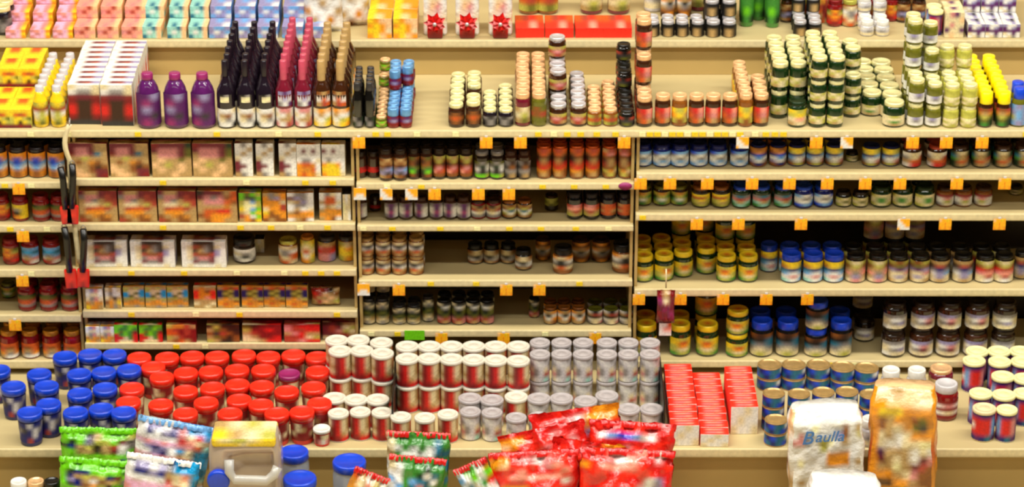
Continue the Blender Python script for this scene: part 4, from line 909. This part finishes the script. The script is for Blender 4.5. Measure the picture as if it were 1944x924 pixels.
for wh, py, xs, sp in TG:
    cnt = {}
    tot = {}
    for x in xs: tot[min(1, sp.get(x, 0))] = tot.get(min(1, sp.get(x, 0)), 0) + 1
    for x in xs:
        q = min(1, sp.get(x, 0)); i = cnt.get(q, 0); cnt[q] = i + 1
        ptag(x, py, 0, wh, i, tot[q], sp.get(x, 0))
for (x, y), wh in zip(((35, 348), (43, 438), (42, 523), (28, 607)), ('under the top shelf', 'under the second shelf', 'under the third shelf', 'under the fourth shelf')):
    ptag(x, y, 0, wh + ' of the leftmost bay', 0, 1)
def card(label, px, py, wpx, hpx, col, oval=False):
    p = onY(px, py, -.016); s = ppm(p); w_, h_ = wpx / s, hpx / s / .91
    if oval:
        me = lathe('sticker', [(w_ / 2, 0), (w_ / 2, .002), (0, .002)], col, 'paper', 24)
        o = obj('round_sticker', me, None, (p.x, -.016, p.z), (math.pi / 2, 0, 0)); o.scale = (1, h_ / w_, 1)
    else: o = obj('sale_card', rbox('sale_card', w_, .002, h_, 'paper', b=.0006, front=[col], n=1), None, (p.x, -.016, p.z - h_ / 2))
    tag(o, label, 'tag')
card('lime green sale card on the lowest shelf edge of the centre bay', 787, 636, 38, 18, 'l')
card('magenta oval sticker on the top shelf edge of the centre bay', 1187, 353, 26, 14, 'M', True)

# clip strip with hanging utensils at the left
p0 = onY(132, 236, -.03); p1 = onY(150, 500, -.03)
st = obj('clip_strip', None, None, (p0.x, -.02, p0.z)); tag(st, 'cream hanging clip strip at the left between sauce and baking shelves', 'clip strip')
def ribbon():
    vs, fs = [], []; n = 24; L_ = p0.z - p1.z
    for i in range(n + 1):
        t = i / n; x = -.012 * math.sin(t * 3.4) + (p1.x - p0.x) * t ** 1.5 - .018 * math.sin(min(1, t * 4) * math.pi) ; z = -L_ * t; y = -.010 - .004 * math.sin(t * 9)
        for dx, dy in ((-.010, -.001), (.010, -.001), (.010, .001), (-.010, .001)): vs.append((x + dx, y + dy, z))
    for i in range(n):
        for k in range(4): fs.append((i * 4 + k, (i + 1) * 4 + k, (i + 1) * 4 + (k + 1) % 4, i * 4 + (k + 1) % 4))
    fs += [(0, 1, 2, 3), tuple(n * 4 + k for k in (3, 2, 1, 0))]
    return mesh('strip', vs, fs, LP['4'], 'plastic')
obj('strip', ribbon(), st)
obj('hook', tube('hook', [(0, -.012, 0), (0, -.010, .016), (0, .004, .020), (0, .012, .012)], .003, 'S', 'metal', 8), st)
def utensil(px, y0, y1, label, side):
    a = onY(px, y0, -.045); b = onY(px, y1, -.045); L_ = a.z - b.z
    u = obj('kitchen_utensil', None, None, (a.x, -.045, a.z), (0, .06 * side, 0)); tag(u, label, 'utensil', 'black and red utensils on the clip strip')
    obj('handle', tube('handle', [(0, 0, 0), (.004, -.003, -L_ * .2), (.002, -.006, -L_ * .45), (-.002, -.002, -L_ * .72)], .014, 'k', 'plastic', 12), u)
    obj('head', rbox('head', .050, .018, L_ * .32, 'plastic', b=.006, front=['irr', 'rir', 'rRr'], n=4), u, (0, 0, -L_))
    obj('hang_loop', tube('hang_loop', [(0, 0, -.005), (.01, 0, .008), (0, 0, .018), (-.01, 0, .008), (0, 0, -.005)], .002, 'e', 'metal', 6), u)
utensil(137, 312, 425, 'upper right black-handled red utensil hanging from the clip strip', 1)
utensil(115, 318, 425, 'upper left black-handled red utensil hanging from the clip strip', -1)
utensil(158, 435, 545, 'lower right black-handled red utensil hanging from the clip strip', 1)
utensil(122, 432, 547, 'lower left black-handled red utensil hanging from the clip strip', -1)
# red item hanging on the right bay
a = onY(1265, 512, -.03); b = onY(1265, 634, -.04)
hb = obj('hanging_packet', None, None, (a.x, -.03, a.z)); tag(hb, 'dark red packet with white lower card hanging before the yellow-lidded jars', 'packet')
Lh = a.z - b.z
obj('cord', tube('cord', [(0, .01, 0), (0, -.004, -.02), (0, -.008, -Lh * .27)], .003, 'c', 'plastic', 8), hb)
obj('packet', pouch_mesh('packet', .075, Lh * .52, .035, ['RtR', 'Mcm', 'mMm', 'RmM', 'mRm'], seed=31, wr=.005), hb, (0, -.022, -Lh * .80))
obj('card', rbox('card', .050, .006, Lh * .20, 'paper', b=.001, front=['wwO', 'wff', 'www'], n=6), hb, (0, -.022, -Lh))

# ================================================================== labels that single each thing out
ORD2 = ['first', 'second', 'third', 'fourth', 'fifth', 'sixth', 'seventh', 'eighth', 'ninth', 'tenth', 'eleventh', 'twelfth', 'thirteenth', 'fourteenth', 'fifteenth', 'sixteenth']
groups = {}
for r in REG: groups.setdefault((r[1], r[2]), []).append(r)
used = {}
def words(s): return len(s.split())
for (look, where), rs in groups.items():
    lowdeck = any(r[4] < 0 for r in rs)
    if lowdeck:
        # stacks on the bottom deck: order from the left, then height in the stack
        st_ = {}
        for r in rs: st_.setdefault((round(r[0].location.x, 3), round(r[0].location.y, 3)), []).append(r)
        keys = sorted(st_)
        # columns by similar x
        cols = []
        for k in keys:
            if cols and abs(cols[-1][0][0] - k[0]) < .03: cols[-1].append(k)
            else: cols.append([k])
        for ci, c in enumerate(cols):
            c = sorted(c, key=lambda k: k[1])
            for di, k in enumerate(c):
                for r in st_[k]:
                    bits = []
                    if len(st_[k]) > 1: bits.append('upper' if r[5] == max(q[5] for q in st_[k]) else ('lower' if r[5] == 0 else 'middle'))
                    if len(c) > 1: bits.append('front' if di == 0 else ORD2[di] + '-back')
                    s = look + (', ' + ' '.join(bits) if bits else '')
                    if len(cols) > 1: s += ', ' + ORD2[ci] + ' from left'
                    r[0]['label'] = s + ', ' + where
    else:
        cs_ = sorted(set(r[3] for r in rs))
        for r in rs:
            ci = cs_.index(r[3]); same = [q for q in rs if q[3] == r[3]]
            deps = sorted(set(q[4] for q in same)); levs = sorted(set(q[5] for q in same if q[4] == r[4]))
            bits = []
            if len(levs) > 1: bits.append('top' if r[5] == levs[-1] else ('bottom' if r[5] == 0 else ORD2[levs.index(r[5])] + '-up'))
            if len(deps) > 1: bits.append('front' if r[4] == deps[0] else ORD2[deps.index(r[4])] + '-back')
            s = look + (', ' + ' '.join(bits) if bits else '')
            if len(cs_) > 1: s += ', ' + ORD2[ci] + ' from left'
            r[0]['label'] = s + ', ' + where
for r in REG:
    l = r[0]['label']
    if words(l.replace(',', '')) > 16: print('LONG', words(l), l)
    used.setdefault(l, []).append(r[0].name)
for l, n in used.items():
    if len(n) > 1: print('DUP', l, n)
